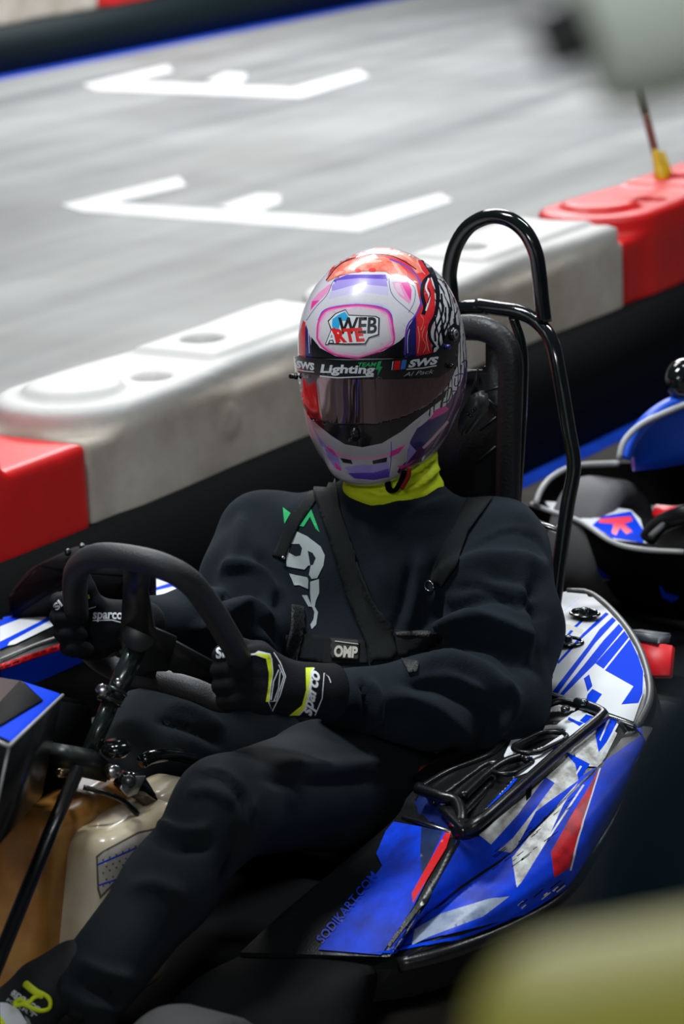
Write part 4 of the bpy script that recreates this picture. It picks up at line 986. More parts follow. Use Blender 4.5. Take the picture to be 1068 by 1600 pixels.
# ---- gloves
def glove_mesh(name, fn, c, r=.11, h=.0034):
    c = np.array(c); v, f = surfnets(fn, c-r, c+r, h); return mesh(name, smooth_mesh(v, f, 1), f, GLOVE, drv)
rl = KW(372, 1045)
def lglove(P):
    d = None; ys = (1024, 1047, 1071, 1094); xs = (402, 404, 406, 408); ln = (0, -3, -1, 6)
    for i, y0 in enumerate(ys):
        q = [PD(xs[i]+6, y0+3, rl, .030), PD(366+ln[i], y0-1, rl, .040), PD(346+ln[i], y0+1, rl, .012), PD(356+ln[i], y0+3, rl, -.020), PD(376, y0+3, rl, -.028)]
        e = chain(P, q, [.0145, .0135, .0125, .0118, .0105], .006); d = e if d is None else smin(d, e, .0025)
    palm = None
    for i, y0 in enumerate(ys):
        e = cap_sdf(P, PD(xs[i]+4, y0+3, rl, .028), PD(452, 1060+i*11, rl, .006), .0165, .020); palm = e if palm is None else smin(palm, e, .02)
    d = smin(d, palm, .012)
    th = chain(P, [PD(440, 1050, rl, .0), PD(405, 1020, rl, .012), PD(372, 1012, rl, .006), PD(350, 1018, rl, .004)], [.019, .0155, .0135, .0115], .008)
    d = smin(d, th, .008)
    cuff = chain(P, [PD(455, 1076, rl, .0), PD(484, 1078, rl, -.004), PD(514, 1081, rl, -.010)], [.034, .036, .0405], .01)
    return smin(d, smax(cuff, (P-PD(512, 1081, rl, -.010))@((LW-LE)/np.linalg.norm(LW-LE))*-1-.012, .004), .016)
gl = glove_mesh('glove', lglove, PD(430, 1063, rl, 0), .115)
rr0 = KW(118, 962)
def rglove(P):
    d = None; ys = (940, 964, 988, 1011)
    for i, y0 in enumerate(ys):
        x0 = (0, 0, 6, 16)[i]
        q = [PD(140+x0, y0+2, rr0, -.030), PD(104+x0, y0-2, rr0, -.030), PD(92+x0, y0, rr0, -.006), PD(98+x0, y0+2, rr0, .022), PD(120+x0, y0+4, rr0, .030)]
        e = chain(P, q, [.0145, .0135, .0125, .0118, .0105], .006); d = e if d is None else smin(d, e, .0025)
    palm = None
    for i, y0 in enumerate(ys):
        e = cap_sdf(P, PD(138, y0+2, rr0, -.03), PD(172, 966+i*8, rr0, -.03), .0165, .022); palm = e if palm is None else smin(palm, e, .02)
    d = smin(d, palm, .012)
    th = chain(P, [PD(165, 960, rr0, -.015), PD(145, 944, rr0, -.004), PD(134, 920, rr0, .002), PD(130, 902, rr0, .002)], [.017, .0145, .013, .011], .008); d = smin(d, th, .008)
    return smin(d, chain(P, [PD(165, 975, rr0, -.03), PD(195, 974, rr0, -.032), PD(222, 975, rr0, -.034)], [.028, .030, .034], .01), .014)
gr = glove_mesh('glove', rglove, PD(150, 975, rr0, -.01), .115)
def zg(*p): return [(280+x/3.814, 960+y/3.814) for x, y in p]
sg_ = Surf(gl)
decal('glove_print', sg_, [
 (zg((400, 245), (405, 236), (450, 232), (470, 218), (540, 235), (548, 262), (525, 268), (455, 243)), WPRINT),
 (zg((455, 232), (535, 240), (542, 262), (520, 265), (455, 240)), YEL),
 (stroke(zg((535, 250), (545, 300), (552, 350), (540, 400), (530, 460), (527, 510)), [16, 24, 20, 18, 16, 10]), YEL) if False else (zg((515, 262), (548, 262), (556, 350), (545, 420), (535, 520), (515, 520), (530, 420), (532, 350)), YEL),
 (stroke(zg((560, 228), (600, 290), (632, 370), (600, 480), (552, 575), (530, 520)), 1.4), WPRINT), (stroke(zg((548, 262), (556, 350), (545, 420), (535, 520), (575, 515)), 1.4), WPRINT),
 (stroke(zg((590, 330), (560, 400), (545, 510)), 1.6), WPRINT), (stroke(zg((600, 340), (590, 440), (560, 520)), 1.2), WPRINT), (stroke(zg((575, 515), (600, 440), (622, 370), (590, 300)), 1.3), WPRINT),
 (zg((752, 320), (800, 318), (780, 345), (778, 470), (745, 560), (710, 600), (655, 600), (730, 540), (755, 450)), YEL),
 (zg((800, 318), (806, 325), (788, 350), (786, 470), (752, 562), (715, 600), (708, 600), (745, 555), (778, 470), (780, 345)), WPRINT),
 (T('sparco', (zg((808, 622))[0], zg((862, 372))[0], zg((738, 575))[0]), .03), WPRINT),
 (stroke(zg((808, 600), (850, 500), (862, 350), (890, 375), (902, 408)), 1.3), WPRINT),
], gl, step=4, base=.0008)
decal('glove_print', sg_, [(T('SI', (zg((222, 264))[0], zg((276, 258))[0], zg((220, 200))[0]), .04), WPRINT)], gl, step=4, base=.0012)
sr_ = Surf(gr)
def zr(*p): return [(60+x/4.45, 820+y/4.45) for x, y in p]
decal('glove_print', sr_, [(T('SI', (zr((130, 600))[0], zr((172, 560))[0], zr((100, 560))[0]), .04), WPRINT)], gr, step=4, base=.001)
decal('glove_print', sr_, [(T('sparco', (zr((378, 672))[0], zr((584, 680))[0], zr((380, 604))[0]), .03), WPRINT), (stroke(zr((380, 664), (510, 662), (585, 682)), 1.6), WPRINT), (zr((335, 582), (400, 565), (396, 572), (345, 590)), WPRINT), (zr((343, 485), (352, 483), (358, 510), (346, 516)), YEL)], gr, step=4, base=.001)

# ---- shoe on the pedal
sh = PD(52, 1560, AL, .0)
def shoe_sdf(P):
    a = PD(62, 1552, AL, .0); b1_ = PD(30, 1590, AL, .01); t_ = PD(-40, 1650, AL, .06)
    d = chain(P, [a, b1_, t_], [.038, .042, .034], .02)
    d = smin(d, cap_sdf(P, PD(70, 1545, AL, 0), PD(118, 1522, AL, -.01), .040, .046), .015); return d
v, f = surfnets(shoe_sdf, sh-.17, sh+.17, .005); shoe = mesh('shoe', smooth_mesh(v, f, 1), f, mat('shoe_suede', (.010, .013, .016), .8, bump=.4, bscale=500), drv)
def zs(*p): return [(x/3.56, 1480+y/3.56) for x, y in p]
ss = Surf(shoe)
decal('shoe_print', ss, [
 (zs((0, 310), (40, 312), (100, 345), (135, 400), (150, 427), (0, 460)), WPRINT), (zs((0, 380), (20, 405), (35, 440), (0, 440)), YEL),
 (zs((135, 380), (160, 400), (175, 440), (150, 440)), mat('grey_piping', (.25, .3, .27), .6)),
 (T('sparco', (zs((52, 272))[0], zs((205, 375))[0], zs((78, 238))[0]), .04), WPRINT), (stroke(zs((60, 268), (130, 320), (205, 380)), 1.3), WPRINT),
 (T('KART', (zs((34, 300))[0], zs((190, 396))[0], zs((46, 284))[0]), .02), GPRINT)], shoe, step=5, base=.0012)
def onsurf(s_, x, y, off):
    h = s_.hit(x, y); return None if h is None else np.array(h[0]+h[1]*off)
loop = [q for q in (onsurf(ss, *p, .004) for p in zs((145, 208), (190, 245), (250, 270), (272, 300), (262, 340), (215, 356), (165, 340), (130, 325), (90, 330), (80, 320), (110, 300), (150, 318), (185, 285), (225, 268), (200, 258), (150, 215))) if q is not None]
if len(loop) > 3: tube('lace', cr(loop, 60), .0030, YEL, shoe, 8)
loop = [q for q in (onsurf(ss, *p, .003) for p in zs((140, 206), (165, 228), (205, 258), (240, 272))) if q is not None]
if len(loop) > 2: tube('lace', cr(loop, 20), [.003]+[.0052]*18+[.004], YEL, shoe, 8)

# ---- neck tube
nk0 = K(630, 775, f=.0)
v, f = surfnets(lambda P: smax(smin(cap_sdf(P, (.008, -.0, .585), (.012, .0, .70), .074, .072), np.hypot(np.hypot(P[:, 0]-.008, P[:, 1])-.070, P[:, 2]-.612)-.010, .01), P[:, 2]-.72, .01), (-.1, -.12, .49), (.13, .12, .73), .005)
v = smooth_mesh(v, f, 1)
v = folds(v, f, [([(560, 762), (600, 772), (650, 760), (695, 720)], 4, .004), ([(560, 752), (600, 762), (640, 752), (690, 712)], 3, -.003), ([(570, 742), (640, 742), (690, 704)], 3, .003)])
mesh('balaclava', v, f, YEL, drv)

# ---- helmet
fy = R(19); fp = R(9)
hd = np.array([-math.sin(fy)*math.cos(fp), -math.cos(fy)*math.cos(fp), -math.sin(fp)])
def w2l(v): return np.array([v@FW, v@LF, v[2]])
hf = w2l(hd); hl = np.cross([0, 0, 1], hf); hl /= np.linalg.norm(hl); hu = np.cross(hf, hl)
rollh = R(0); hl, hu = hl*math.cos(rollh)+hu*math.sin(rollh), hu*math.cos(rollh)-hl*math.sin(rollh)
HM = np.stack([hf, hl, hu], 1)
HC = K(594, 566, f=.0)
def helm_sdf(P):
    q = (P-HC)@HM; x, y, z = q.T
    d = ell_sdf(q, (-.012, 0, .030), (.150, .126, .142))
    d = smin(d, ell_sdf(q, (.035, 0, -.080), (.118, .104, .100)), .07)
    d = smin(d, ell_sdf(q, (-.03, 0, -.03), (.135, .118, .12)), .03)
    d = smax(d, -(z+.166-.10*np.clip(-x, -.05, .2)), .012)
    # crown scoop and rear fins: low raised mouldings
    d = smin(d, ell_sdf(q, (-.005, 0, .098), (.112, .066, .071)), .018)
    # chin ridge
    d = smin(d, ell_sdf(q, (.115, 0, -.125), (.036, .055, .028)), .02)
    return d
v, f = surfnets(helm_sdf, HC-.24, HC+.24, .0045)
N = normals(v, f)
for _ in range(2): 
    dd = helm_sdf(v); v = v-N*np.clip(dd, -.004, .004)[:, None]
pxh = projl(v); print('helmet px', pxh.min(0), pxh.max(0))
HW = mat('helmet_pearl_white', (.74, .72, .77), .3, coat=.8, col2=(.62, .60, .68), vscale=900)
helmet = mesh('helmet', v, f, HW, drv)
sh_ = Surf(helmet)
def zh(*p): return [(440+x/3.3375, 360+y/3.3375) for x, y in p]
def zv(*p): return [(460+x/4.108, 470+y/4.108) for x, y in p]
# swirling black lines on white, as brushed on the shell's side
ZB = mat('black_and_white_brushwork', (.8, .8, .82), .3, coat=.6); nt = ZB.node_tree; b = nt.nodes['Principled BSDF']
tc = nt.nodes.new('ShaderNodeTexCoord'); wv = nt.nodes.new('ShaderNodeTexWave'); wv.inputs['Scale'].default_value = 14; wv.inputs['Distortion'].default_value = 9; wv.inputs['Detail'].default_value = 3; wv.inputs['Detail Scale'].default_value = 1.6
mp = nt.nodes.new('ShaderNodeMapping'); mp.inputs['Scale'].default_value = (1.6, 1.6, .55); mp.inputs['Rotation'].default_value = (.5, .2, .3)
cr_ = nt.nodes.new('ShaderNodeValToRGB'); cr_.color_ramp.interpolation = 'LINEAR'; cr_.color_ramp.elements[0].position = .20; cr_.color_ramp.elements[1].position = .25
cr_.color_ramp.elements[0].color = (.006, .006, .008, 1); cr_.color_ramp.elements[1].color = (.80, .80, .83, 1)
nt.links.new(tc.outputs['Object'], mp.inputs[0]); nt.links.new(mp.outputs[0], wv.inputs['Vector']); nt.links.new(wv.outputs['Fac'], cr_.inputs[0]); nt.links.new(cr_.outputs[0], b.inputs['Base Color'])
HB = mat('helmet_black', (.008, .008, .012), .25, coat=.6); HR_ = mat('helmet_red', (.80, .03, .035), .3, coat=.7, col2=(.62, .015, .03), vscale=60)
HO = mat('helmet_coral', (.86, .13, .075), .3, coat=.7, col2=(.95, .34, .25), vscale=70); HOD = mat('helmet_coral_light', (.95, .45, .36), .3, coat=.7)
HP = mat('helmet_purple', (.13, .06, .52), .3, coat=.7); HP2 = mat('helmet_lilac', (.38, .30, .74), .3, coat=.7); HP3 = mat('helmet_pale_lilac', (.60, .55, .82), .3, coat=.7)
HM1 = mat('helmet_magenta', (.86, .05, .36), .3, coat=.7); HM2 = mat('helmet_pink', (.86, .32, .58), .3, coat=.7); HM3 = mat('helmet_pale_pink', (.82, .55, .70), .3, coat=.7)
HN = mat('helmet_navy', (.02, .015, .16), .3, coat=.7); HS = mat('helmet_silver', (.58, .56, .60), .3, .15, coat=.7); CY = mat('cyan_print', (.03, .42, .80), .4)
def st_(pl, w_, m, z=zh, curve=True): return (stroke(z(*pl), w_, curve=curve), m)
paint = [
 (zh((640, 60), (720, 70), (820, 120), (900, 230), (960, 340), (1010, 520), (1010, 700), (980, 800), (930, 900), (880, 950), (780, 1000), (740, 900), (770, 640), (800, 560), (770, 300), (700, 150)), ZB),
 # crown red band
 (zh((230, 262), (262, 190), (300, 140), (370, 95), (450, 70), (640, 70), (700, 110), (760, 200), (795, 320), (800, 440), (770, 540), (785, 650), (640, 660), (640, 480), (700, 400), (700, 280), (640, 230), (560, 210), (380, 215)), HR_),
 (zh((370, 100), (450, 92), (640, 90), (700, 140), (735, 220), (700, 225), (650, 160), (560, 130), (450, 125), (340, 150), (280, 195), (262, 195)), HO),
 (zh((232, 255), (268, 205), (320, 170), (420, 142), (530, 138), (600, 165), (650, 215), (655, 245), (640, 258), (580, 240), (540, 215), (420, 212), (300, 235), (240, 268)), HO),
 (zh((320, 205), (360, 175), (400, 165), (380, 190), (340, 215)), HOD), (zh((420, 160), (470, 150), (530, 160), (500, 168), (440, 172)), HOD), (zh((570, 160), (600, 180), (630, 230), (610, 225), (585, 190)), HOD),
 (zh((460, 110), (560, 104), (540, 116), (480, 120)), HOD), (zh((600, 108), (650, 120), (690, 170), (640, 140)), HOD), (zh((275, 230), (300, 215), (330, 212), (290, 240)), HOD),
 (ellipse(*zh((398, 212))[0], 5, 3, 10), HR_), (ellipse(*zh((472, 208))[0], 6, 3, 0), HR_),
 st_([(232, 262), (290, 190), (350, 155), (450, 128), (560, 132), (640, 165), (700, 205)], 1.6, HB),
 st_([(240, 215), (300, 150), (370, 96)], 2.5, HB),
 # shell front white with violet fields
 (zh((90, 640), (95, 500), (130, 420), (180, 340), (250, 268), (330, 236), (420, 218), (540, 220), (580, 245), (650, 262), (700, 290), (720, 380), (680, 470), (640, 540), (640, 660), (90, 660)), HW),
 (zh((270, 262), (340, 232), (540, 232), (552, 262), (540, 268), (400, 262), (290, 290)), HP), (zh((262, 290), (290, 262), (400, 250), (545, 256), (552, 300), (400, 285), (262, 320)), HP2),
 (zh((255, 320), (400, 280), (556, 295), (556, 340), (400, 320), (245, 360)), HP3),
 (zh((200, 470), (215, 420), (250, 395), (380, 375), (520, 385), (570, 420), (580, 470), (565, 460), (500, 415), (380, 398), (250, 418)), HP3),
 (zh((222, 440), (250, 405), (380, 384), (520, 396), (574, 440), (576, 565), (566, 560), (556, 452), (500, 420), (380, 400), (260, 415)), HP2),
 st_([(192, 470), (220, 420), (290, 398), (400, 388), (510, 402), (568, 440), (582, 560)], 2.2, HP),
 (zh((575, 270), (655, 270), (672, 300), (675, 340), (665, 385), (610, 340), (585, 300)), HM2), (zh((620, 275), (660, 272), (676, 310), (672, 370), (655, 340)), HM1), (zh((580, 275), (610, 275), (640, 350), (600, 320)), HM3),
 (zh((150, 420), (155, 375), (190, 330), (245, 285), (262, 280), (235, 330), (180, 385)), HM2), (zh((152, 415), (160, 370), (200, 365), (170, 395)), HM1),
 st_([(130, 470), (180, 400), (235, 340), (270, 265), (300, 245)], .9, HN), st_([(555, 230), (572, 330), (640, 400), (690, 440)], .9, HN),
 st_([(640, 262), (690, 300), (690, 370), (660, 430)], .9, HN),
 # pink oval that holds the logo
 (zh((185, 560), (192, 480), (230, 420), (300, 400), (400, 392), (500, 405), (560, 440), (585, 575), (530, 620), (400, 668), (280, 650), (215, 610)), HM2),
 (zh((192, 560), (200, 485), (236, 428), (300, 408), (400, 400), (495, 412), (550, 445), (576, 572), (525, 612), (400, 658), (285, 640), (222, 602)), HM3),
 (zh((202, 558), (210, 490), (245, 438), (305, 418), (400, 410), (490, 422), (540, 452), (562, 568), (515, 602), (400, 644), (292, 628), (232, 594)), mat('logo_field', (.70, .68, .72), .3, coat=.7)),
 st_([(185, 565), (192, 480), (230, 420), (300, 400), (400, 391), (500, 405), (560, 440), (585, 575), (530, 620), (400, 664), (280, 648), (215, 608), (185, 565)], 2.6, HM1),
 # black brow
 (zh((155, 555), (200, 612), (280, 655), (400, 672), (150, 668)), HB), (zh((642, 550), (610, 580), (530, 628), (400, 668), (640, 668)), HB),
 (zh((120, 640), (118, 540), (128, 490), (150, 560), (158, 670), (125, 665)), HN), (zh((88, 660), (92, 540), (112, 470), (125, 480), (122, 665)), HR_),
 (zh((640, 660), (645, 560), (660, 500), (700, 440), (700, 660)), HN), st_([(720, 270), (728, 330), (722, 400), (690, 450), (650, 510), (640, 650)], 2.4, HP), st_([(560, 150), (640, 185), (700, 235), (724, 300), (722, 400)], 2.4, HP),
 st_([(665, 515), (655, 560), (655, 640)], .9, WPRINT), st_([(140, 520), (145, 640)], .9, WPRINT),
 # side panel: red scales, black contour lines
 st_([(780, 230), (740, 270), (730, 330), (745, 400), (735, 440)], 6, HB), st_([(765, 250), (750, 300), (768, 350), (750, 420)], 2.6, WPRINT), st_([(760, 300), (772, 330), (758, 380)], 1.6, HB),
 st_([(708, 500), (716, 560), (708, 640)], .9, HOD), st_([(745, 500), (730, 550), (750, 600), (735, 640)], 1.2, HO), st_([(760, 520), (752, 560), (765, 630)], 1.0, HOD), st_([(722, 440), (738, 470), (724, 520)], 1.2, HO), st_([(700, 150), (722, 200), (745, 230)], 1.0, HOD), st_([(775, 560), (768, 600), (778, 640)], 1, HB),
 st_([(640, 84), (700, 98), (750, 170), (795, 250), (812, 340), (800, 440), (770, 500), (770, 560), (800, 610)], [5, 8, 8, 8, 7, 6, 6, 5, 4], HB),
 st_([(830, 330), (835, 430), (800, 520), (800, 580)], 3.2, HB), st_([(852, 400), (850, 470), (820, 540), (815, 600)], 2.6, HB), st_([(880, 400), (870, 470), (840, 540)], 3.2, HB),
 st_([(760, 150), (830, 240), (870, 340), (885, 420)], 2.2, HB), st_([(800, 150), (815, 210)], 3.2, HB), st_([(835, 200), (880, 300), (900, 380)], 3, HB), st_([(905, 330), (915, 400), (900, 450)], 2, HB),
 st_([(800, 245), (880, 300), (940, 380)], 1.1, HB),
 # lower right flank
 (zh((1010, 780), (960, 860), (900, 960), (860, 1060), (760, 1180), (640, 1290), (600, 1260), (700, 1190), (800, 1060), (880, 950), (940, 850), (960, 760)), mat('helmet_plum', (.10, .02, .13), .3, coat=.7)),
 (zh((985, 640), (975, 760), (935, 880), (880, 950), (800, 1060), (700, 1190), (600, 1260), (640, 1180), (700, 1040), (860, 905), (930, 800), (960, 700)), mat('helmet_plum', (.10, .02, .13), .3, coat=.7)),
 (zh((870, 930), (820, 985), (770, 985), (800, 935), (850, 915)), HM1), (zh((690, 1140), (665, 1110), (690, 1040), (780, 985), (870, 940), (830, 1010), (740, 1120)), HN),
 (zh((730, 1130), (780, 1080), (860, 990), (870, 1000), (790, 1090), (740, 1140)), HM3), (zh((650, 1200), (665, 1110), (700, 1150), (640, 1225)), HP2),
 st_([(850, 840), (880, 820), (870, 880), (840, 900)], 2, HB), st_([(900, 760), (930, 750), (920, 800), (900, 810), (900, 770)], 2, HN), st_([(935, 690), (960, 680), (955, 740), (932, 745), (935, 700)], 2, HN), st_([(880, 840), (905, 840), (890, 880)], 2, HN),
 # chin bar
 (zh((150, 990), (200, 1010), (260, 1072), (330, 1115), (420, 1130), (520, 1110), (620, 1050), (725, 985), (700, 1040), (660, 1110), (650, 1200), (560, 1290), (400, 1310), (300, 1240), (220, 1130)), HS),
 (zh((185, 1060), (235, 1125), (290, 1165), (315, 1245), (275, 1235), (210, 1130), (150, 1000)), HP2),
 st_([(235, 1125), (300, 1170), (400, 1190), (500, 1182), (580, 1155), (640, 1120)], [7, 4, 3, 3, 4, 7], HM2), (zh((228, 1125), (270, 1145), (295, 1185), (260, 1160)), HM1), (zh((570, 1150), (640, 1120), (610, 1160), (560, 1185)), HM1),
 (zh((275, 1205), (310, 1240), (310, 1255), (282, 1240)), HM1), (zh((600, 1228), (640, 1222), (700, 1190), (660, 1225), (620, 1245)), HM1),
 (zh((325, 1235), (400, 1222), (480, 1222), (556, 1205), (560, 1275), (480, 1300), (380, 1290)), HP2), (zh((345, 1265), (480, 1262), (556, 1240), (560, 1285), (480, 1300), (380, 1292)), HP),
 st_([(570, 1100), (568, 1200), (556, 1285)], 1.4, HP),
 (zh((305, 1185), (362, 1196), (370, 1218), (320, 1210)), HB), (zh((472, 1200), (550, 1182), (545, 1207), (475, 1219)), HB),
 # gasket below the visor
 (zh((118, 905), (165, 985), (310, 1012), (480, 1012), (640, 965), (770, 895), (860, 830), (850, 870), (770, 930), (700, 985), (620, 1050), (520, 1110), (420, 1130), (330, 1115), (262, 1072), (190, 1015), (135, 960)), HB),
]
decal('paintwork', sh_, paint, helmet, step=5, base=.0006)
WB_ = mat('logo_black', (.01, .01, .012), .4); WR_ = mat('logo_red', (.80, .02, .02), .4)
decal('logo', sh_, [
 (zv((215, 130), (265, 80), (330, 55), (350, 90), (520, 98), (545, 110), (542, 220), (480, 240), (455, 280), (330, 282), (200, 275), (235, 190)), WB_),
 (zv((222, 134), (268, 86), (328, 62), (348, 96), (516, 104), (536, 114), (534, 214), (474, 234), (450, 272), (330, 274), (210, 268), (243, 188)), WPRINT),
 (zv((245, 120), (285, 90), (325, 70), (352, 110), (345, 130), (300, 130), (285, 185), (250, 200), (243, 160)), CY),
 (T('WEB', (zv((275, 215))[0], zv((526, 212))[0], zv((282, 108))[0]), .03), WB_),
 (T('A', (zv((198, 282))[0], zv((274, 276))[0], zv((206, 186))[0]), .09), WB_), (T('A', (zv((204, 278))[0], zv((268, 272))[0], zv((212, 192))[0]), .02), WPRINT),
 (T('RTE', (zv((268, 272))[0], zv((452, 262))[0], zv((250, 182))[0]), .05), WR_),
 (zv((235, 180), (262, 172), (300, 262), (280, 272)), WR_)], helmet, step=4, base=.0012)
# visor: a clear-coated mirrored shell standing proud, with its tape strip
VIS = mat('smoked_mirror_visor', (.20, .13, .15), .05, .92, coat=.5)
decal('visor', sh_, [(zh((93, 725), (360, 762), (560, 764), (780, 755), (860, 560), (900, 600), (905, 700), (860, 800), (770, 900), (640, 968), (480, 1012), (310, 1012), (165, 985), (118, 905)), VIS)], helmet, step=4, base=.0040).modifiers.new('t', 'SOLIDIFY').thickness = .002
STRIP = mat('visor_strip_black', (.008, .009, .012), .25, coat=.5)
SWB = mat('strip_blue', (.04, .2, .7), .4); 
decal('visor_strip', sh_, [
 (zh((84, 650), (150, 662), (340, 674), (560, 668), (700, 652), (785, 632), (820, 590), (850, 510), (875, 488), (905, 500), (912, 560), (885, 640), (895, 700), (800, 765), (560, 772), (360, 770), (92, 738)), STRIP),
 (T('Lighting', (zh((214, 752))[0], zh((478, 757))[0], zh((224, 695))[0]), .035), WPRINT), (stroke(zh((214, 755), (300, 764), (478, 756)), 1.8), WPRINT),
 (T('TEAM', (zh((396, 708))[0], zh((486, 706))[0], zh((404, 686))[0]), .03), GREEN), (zh((500, 682), (518, 676), (508, 706), (522, 706), (496, 756), (502, 722), (488, 722)), GREEN),
 (T('SWS', (zh((646, 714))[0], zh((788, 696))[0], zh((662, 672))[0]), .05), WPRINT), (stroke(zh((640, 721), (720, 715), (790, 702)), 1.6), WPRINT),
 (zh((572, 680), (576, 680), (570, 724), (566, 724)), WPRINT), (zh((582, 678), (612, 676), (606, 722), (574, 725)), RED), (zh((618, 674), (642, 672), (634, 718), (610, 722)), SWB),
 (T('SWS', (zh((98, 715))[0], zh((186, 728))[0], zh((100, 676))[0]), .05), WPRINT), (stroke(zh((105, 724), (140, 731), (186, 735)), 1.4), WPRINT),
 (T('Al Pack', (zh((626, 758))[0], zh((770, 742))[0], zh((640, 736))[0]), .0), GPRINT), (T('Al Pack', (zh((98, 758))[0], zh((158, 768))[0], zh((102, 740))[0]), .0), GPRINT)],
 helmet, step=5, base=.0068)
def hs(x, y, off):
    h = None
    while h is None: h = sh_.hit(*zh((x, y))[0]); x += (530-x)*.03
    return np.array(h[0]+h[1]*off), np.array(h[1])
for x, y, r_, m_ in ((872, 545, .0105, STRIP), (872, 543, .0075, mat('satin_grey', (.30, .31, .32), .35, .6)), (870, 545, .003, STRIP), (836, 606, .004, HN), (852, 705, .004, STRIP)):
    p, n_ = hs(x, y, .006); cyl('visor_pivot', p, p+n_*(.006 if r_ > .01 else .0075 if r_ > .005 else .009), r_, m_, helmet, 20)
p = K(462, 588, f=HC[0]+.06, ); p, n_ = hs(100, 760, .005); cyl('visor_tab', p, p+n_*.006, .0045, BLACK, helmet, 10)
cyl('visor_tab', p+hl*-.0, p-hl*.014, .004, BLACK, helmet, 10)
p, n_ = hs(385, 1060, .002); bevelled('visor_latch', box_bm(p, (.014, .012, .02)), HB, helmet, .003, 2)
# lower edge roll and chin strap
ang = np.linspace(0, 2*math.pi, 60)
eg = [(a, .04+.105*math.cos(a), .100*math.sin(a)) for a in ang]
rim_ = []
for a in ang[:-1]:
    # march outward in the cut plane until the shell wall
    for r_ in np.linspace(.04, .16, 60):
        q = np.array([.0+r_*math.cos(a), r_*math.sin(a), 0]); q[2] = -.158+.10*np.clip(-q[0], -.05, .2)
        P_ = HC+HM@q
        if helm_sdf(P_[None])[0] > -.004: break
    rim_.append(P_)
rim_.append(rim_[0]); tube('edge_trim', cr(rim_, 90), .0052, mat('trim_rubber', (.01, .01, .014), .5), helmet, 8)
cs = [K(x, y, f=.085) for x, y in zh((580, 1240), (555, 1300), (560, 1350), (590, 1355), (620, 1310), (640, 1260))]
tube('chin_strap', cr(cs, 24), .007, BLACKM, helmet, 10, flat=.5)
tube('chin_strap', cr([K(x, y, f=.088) for x, y in zh((665, 1235), (660, 1280), (640, 1320), (625, 1345))], 12), .0035, mat('red_strap', (.30, .01, .01), .6), helmet, 8)

# ---- harness lying over the sweatshirt
shs = Surf(shirt)
hn = thing('safety_harness', 'black webbing safety harness crossing the chest of the driver, with a small logo patch', 'harness', kartspace=True)
def z3(*p): return [(300+x/1.78, 700+y/1.78) for x, y in p]
def strap(name, poly, m=WEB, base=.005, step=7, th=.003):
    o = decal(name, shs, [(z3(*poly), m)], hn, step=step, base=base)
    bm = bmesh.new(); bm.from_mesh(o.data); seen = set(); best = []
    for v0 in bm.verts:
        if v0 in seen: continue
        isl = [v0]; seen.add(v0)
        for q in isl:
            for e in q.link_edges:
                w2 = e.other_vert(q)
                if w2 not in seen: seen.add(w2); isl.append(w2)
        if len(isl) > len(best): best = isl
    best = set(best); bmesh.ops.delete(bm, geom=[q for q in bm.verts if q not in best], context='VERTS'); bm.to_mesh(o.data); bm.free()
    md = o.modifiers.new('t', 'SOLIDIFY'); md.thickness = -th; md.offset = 1; return o
strap('strap', [(330, 75), (372, 44), (400, 70), (415, 170), (450, 280), (500, 400), (550, 500), (582, 628), (500, 632), (490, 560), (430, 400), (385, 250), (345, 140)], base=.008)
strap('strap', [(338, 110), (346, 150), (300, 215), (256, 312), (222, 300), (250, 240), (280, 185), (318, 140)], base=.004)
strap('strap', [(760, 20), (800, 60), (890, 118), (836, 142), (770, 235), (735, 335), (700, 385), (655, 365), (668, 330), (700, 270), (745, 190), (775, 125), (765, 70)], base=.005)
strap('lap_belt', [(260, 520), (330, 520), (480, 535), (490, 600), (380, 600), (320, 590), (255, 580)], base=.003)
strap('lap_belt', [(560, 505), (680, 515), (690, 620), (580, 630)], base=.002, th=.001)
ML = mat('mesh_fabric', (.03, .033, .035), .6, bump=1.0, bscale=300, col2=(.004, .004, .004), vscale=260)
strap('mesh_panel', [(565, 515), (600, 508), (665, 512), (662, 526), (600, 524), (570, 524)], ML, .0036, 6, .0008)
strap('mesh_panel', [(582, 590), (632, 596), (626, 622), (600, 628)], ML, .0036, 6, .0008)
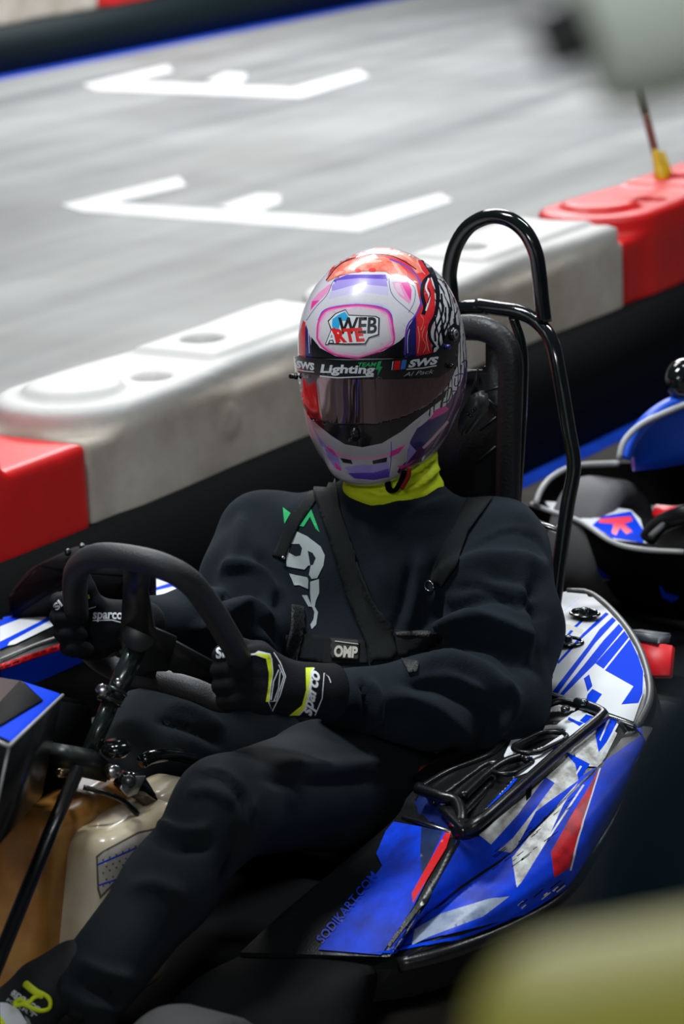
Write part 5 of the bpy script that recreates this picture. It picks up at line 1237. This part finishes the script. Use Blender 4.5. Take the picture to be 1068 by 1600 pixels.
strap('buckle_sleeve', [(270, 440), (305, 445), (308, 520), (300, 602), (270, 600), (255, 560), (268, 500)], ML, .008, 6, .004)
PAT = strap('patch', [(390, 533), (466, 538), (464, 594), (390, 588)], mat('patch_black', (.006, .006, .007), .7), .0075, 6, .001)
LOG = mat('silver_thread', (.50, .48, .42), .5)
decal('patch_logo', Surf(PAT), [(T('OMP', (z3((394, 582))[0], z3((459, 586))[0], z3((397, 549))[0]), .05), LOG), (stroke(z3((398, 538), (462, 546)), 1.3), LOG), (stroke(z3((393, 586), (455, 592)), 1.1), LOG)], hn, step=5, base=.0018)
def onp(x, y, off):
    h = shs.hit(*z3((x, y))[0]); return np.array(h[0]+h[1]*off), np.array(h[1])
p, n_ = onp(650, 382, .008)
tube('d_ring', [p+np.array([0, math.cos(t), math.sin(t)])*.008 for t in np.linspace(0, 2*math.pi, 20)], .0014, STEEL, hn, 8)
p, n_ = onp(248, 310, .006); cyl('strap_end', p, p+n_*.004, .003, STEEL, hn, 8)
# ---- chest print
def z7(*p): return [(420+x/3.56, 760+y/3.56) for x, y in p]
decal('chest_print', shs, [
 (z7((78, 118), (122, 150), (88, 210)), GREEN), (z7((165, 220), (232, 118), (285, 258), (262, 237), (230, 170), (195, 225)), GREEN),
 (z7((150, 248), (215, 278), (290, 335), (313, 385), (305, 440), (270, 510), (240, 515), (225, 490), (235, 440), (222, 440), (200, 463), (95, 446), (98, 330), (125, 262)), GPRINT),
 (z7((122, 320), (172, 320), (187, 345), (178, 385), (150, 390), (108, 368)), CLOTH), (z7((218, 358), (245, 370), (263, 400), (247, 438), (232, 440), (226, 400)), CLOTH),
 (z7((110, 485), (215, 505), (222, 520), (220, 570), (170, 550), (140, 550)), GPRINT), (z7((185, 605), (215, 605), (243, 670), (222, 668)), GPRINT),
 (z7((232, 530), (280, 515), (282, 590), (262, 640), (258, 670), (275, 700), (265, 770), (240, 795), (232, 770), (250, 740), (255, 700), (238, 660), (232, 600)), GPRINT)], shirt, step=5, base=.0012)
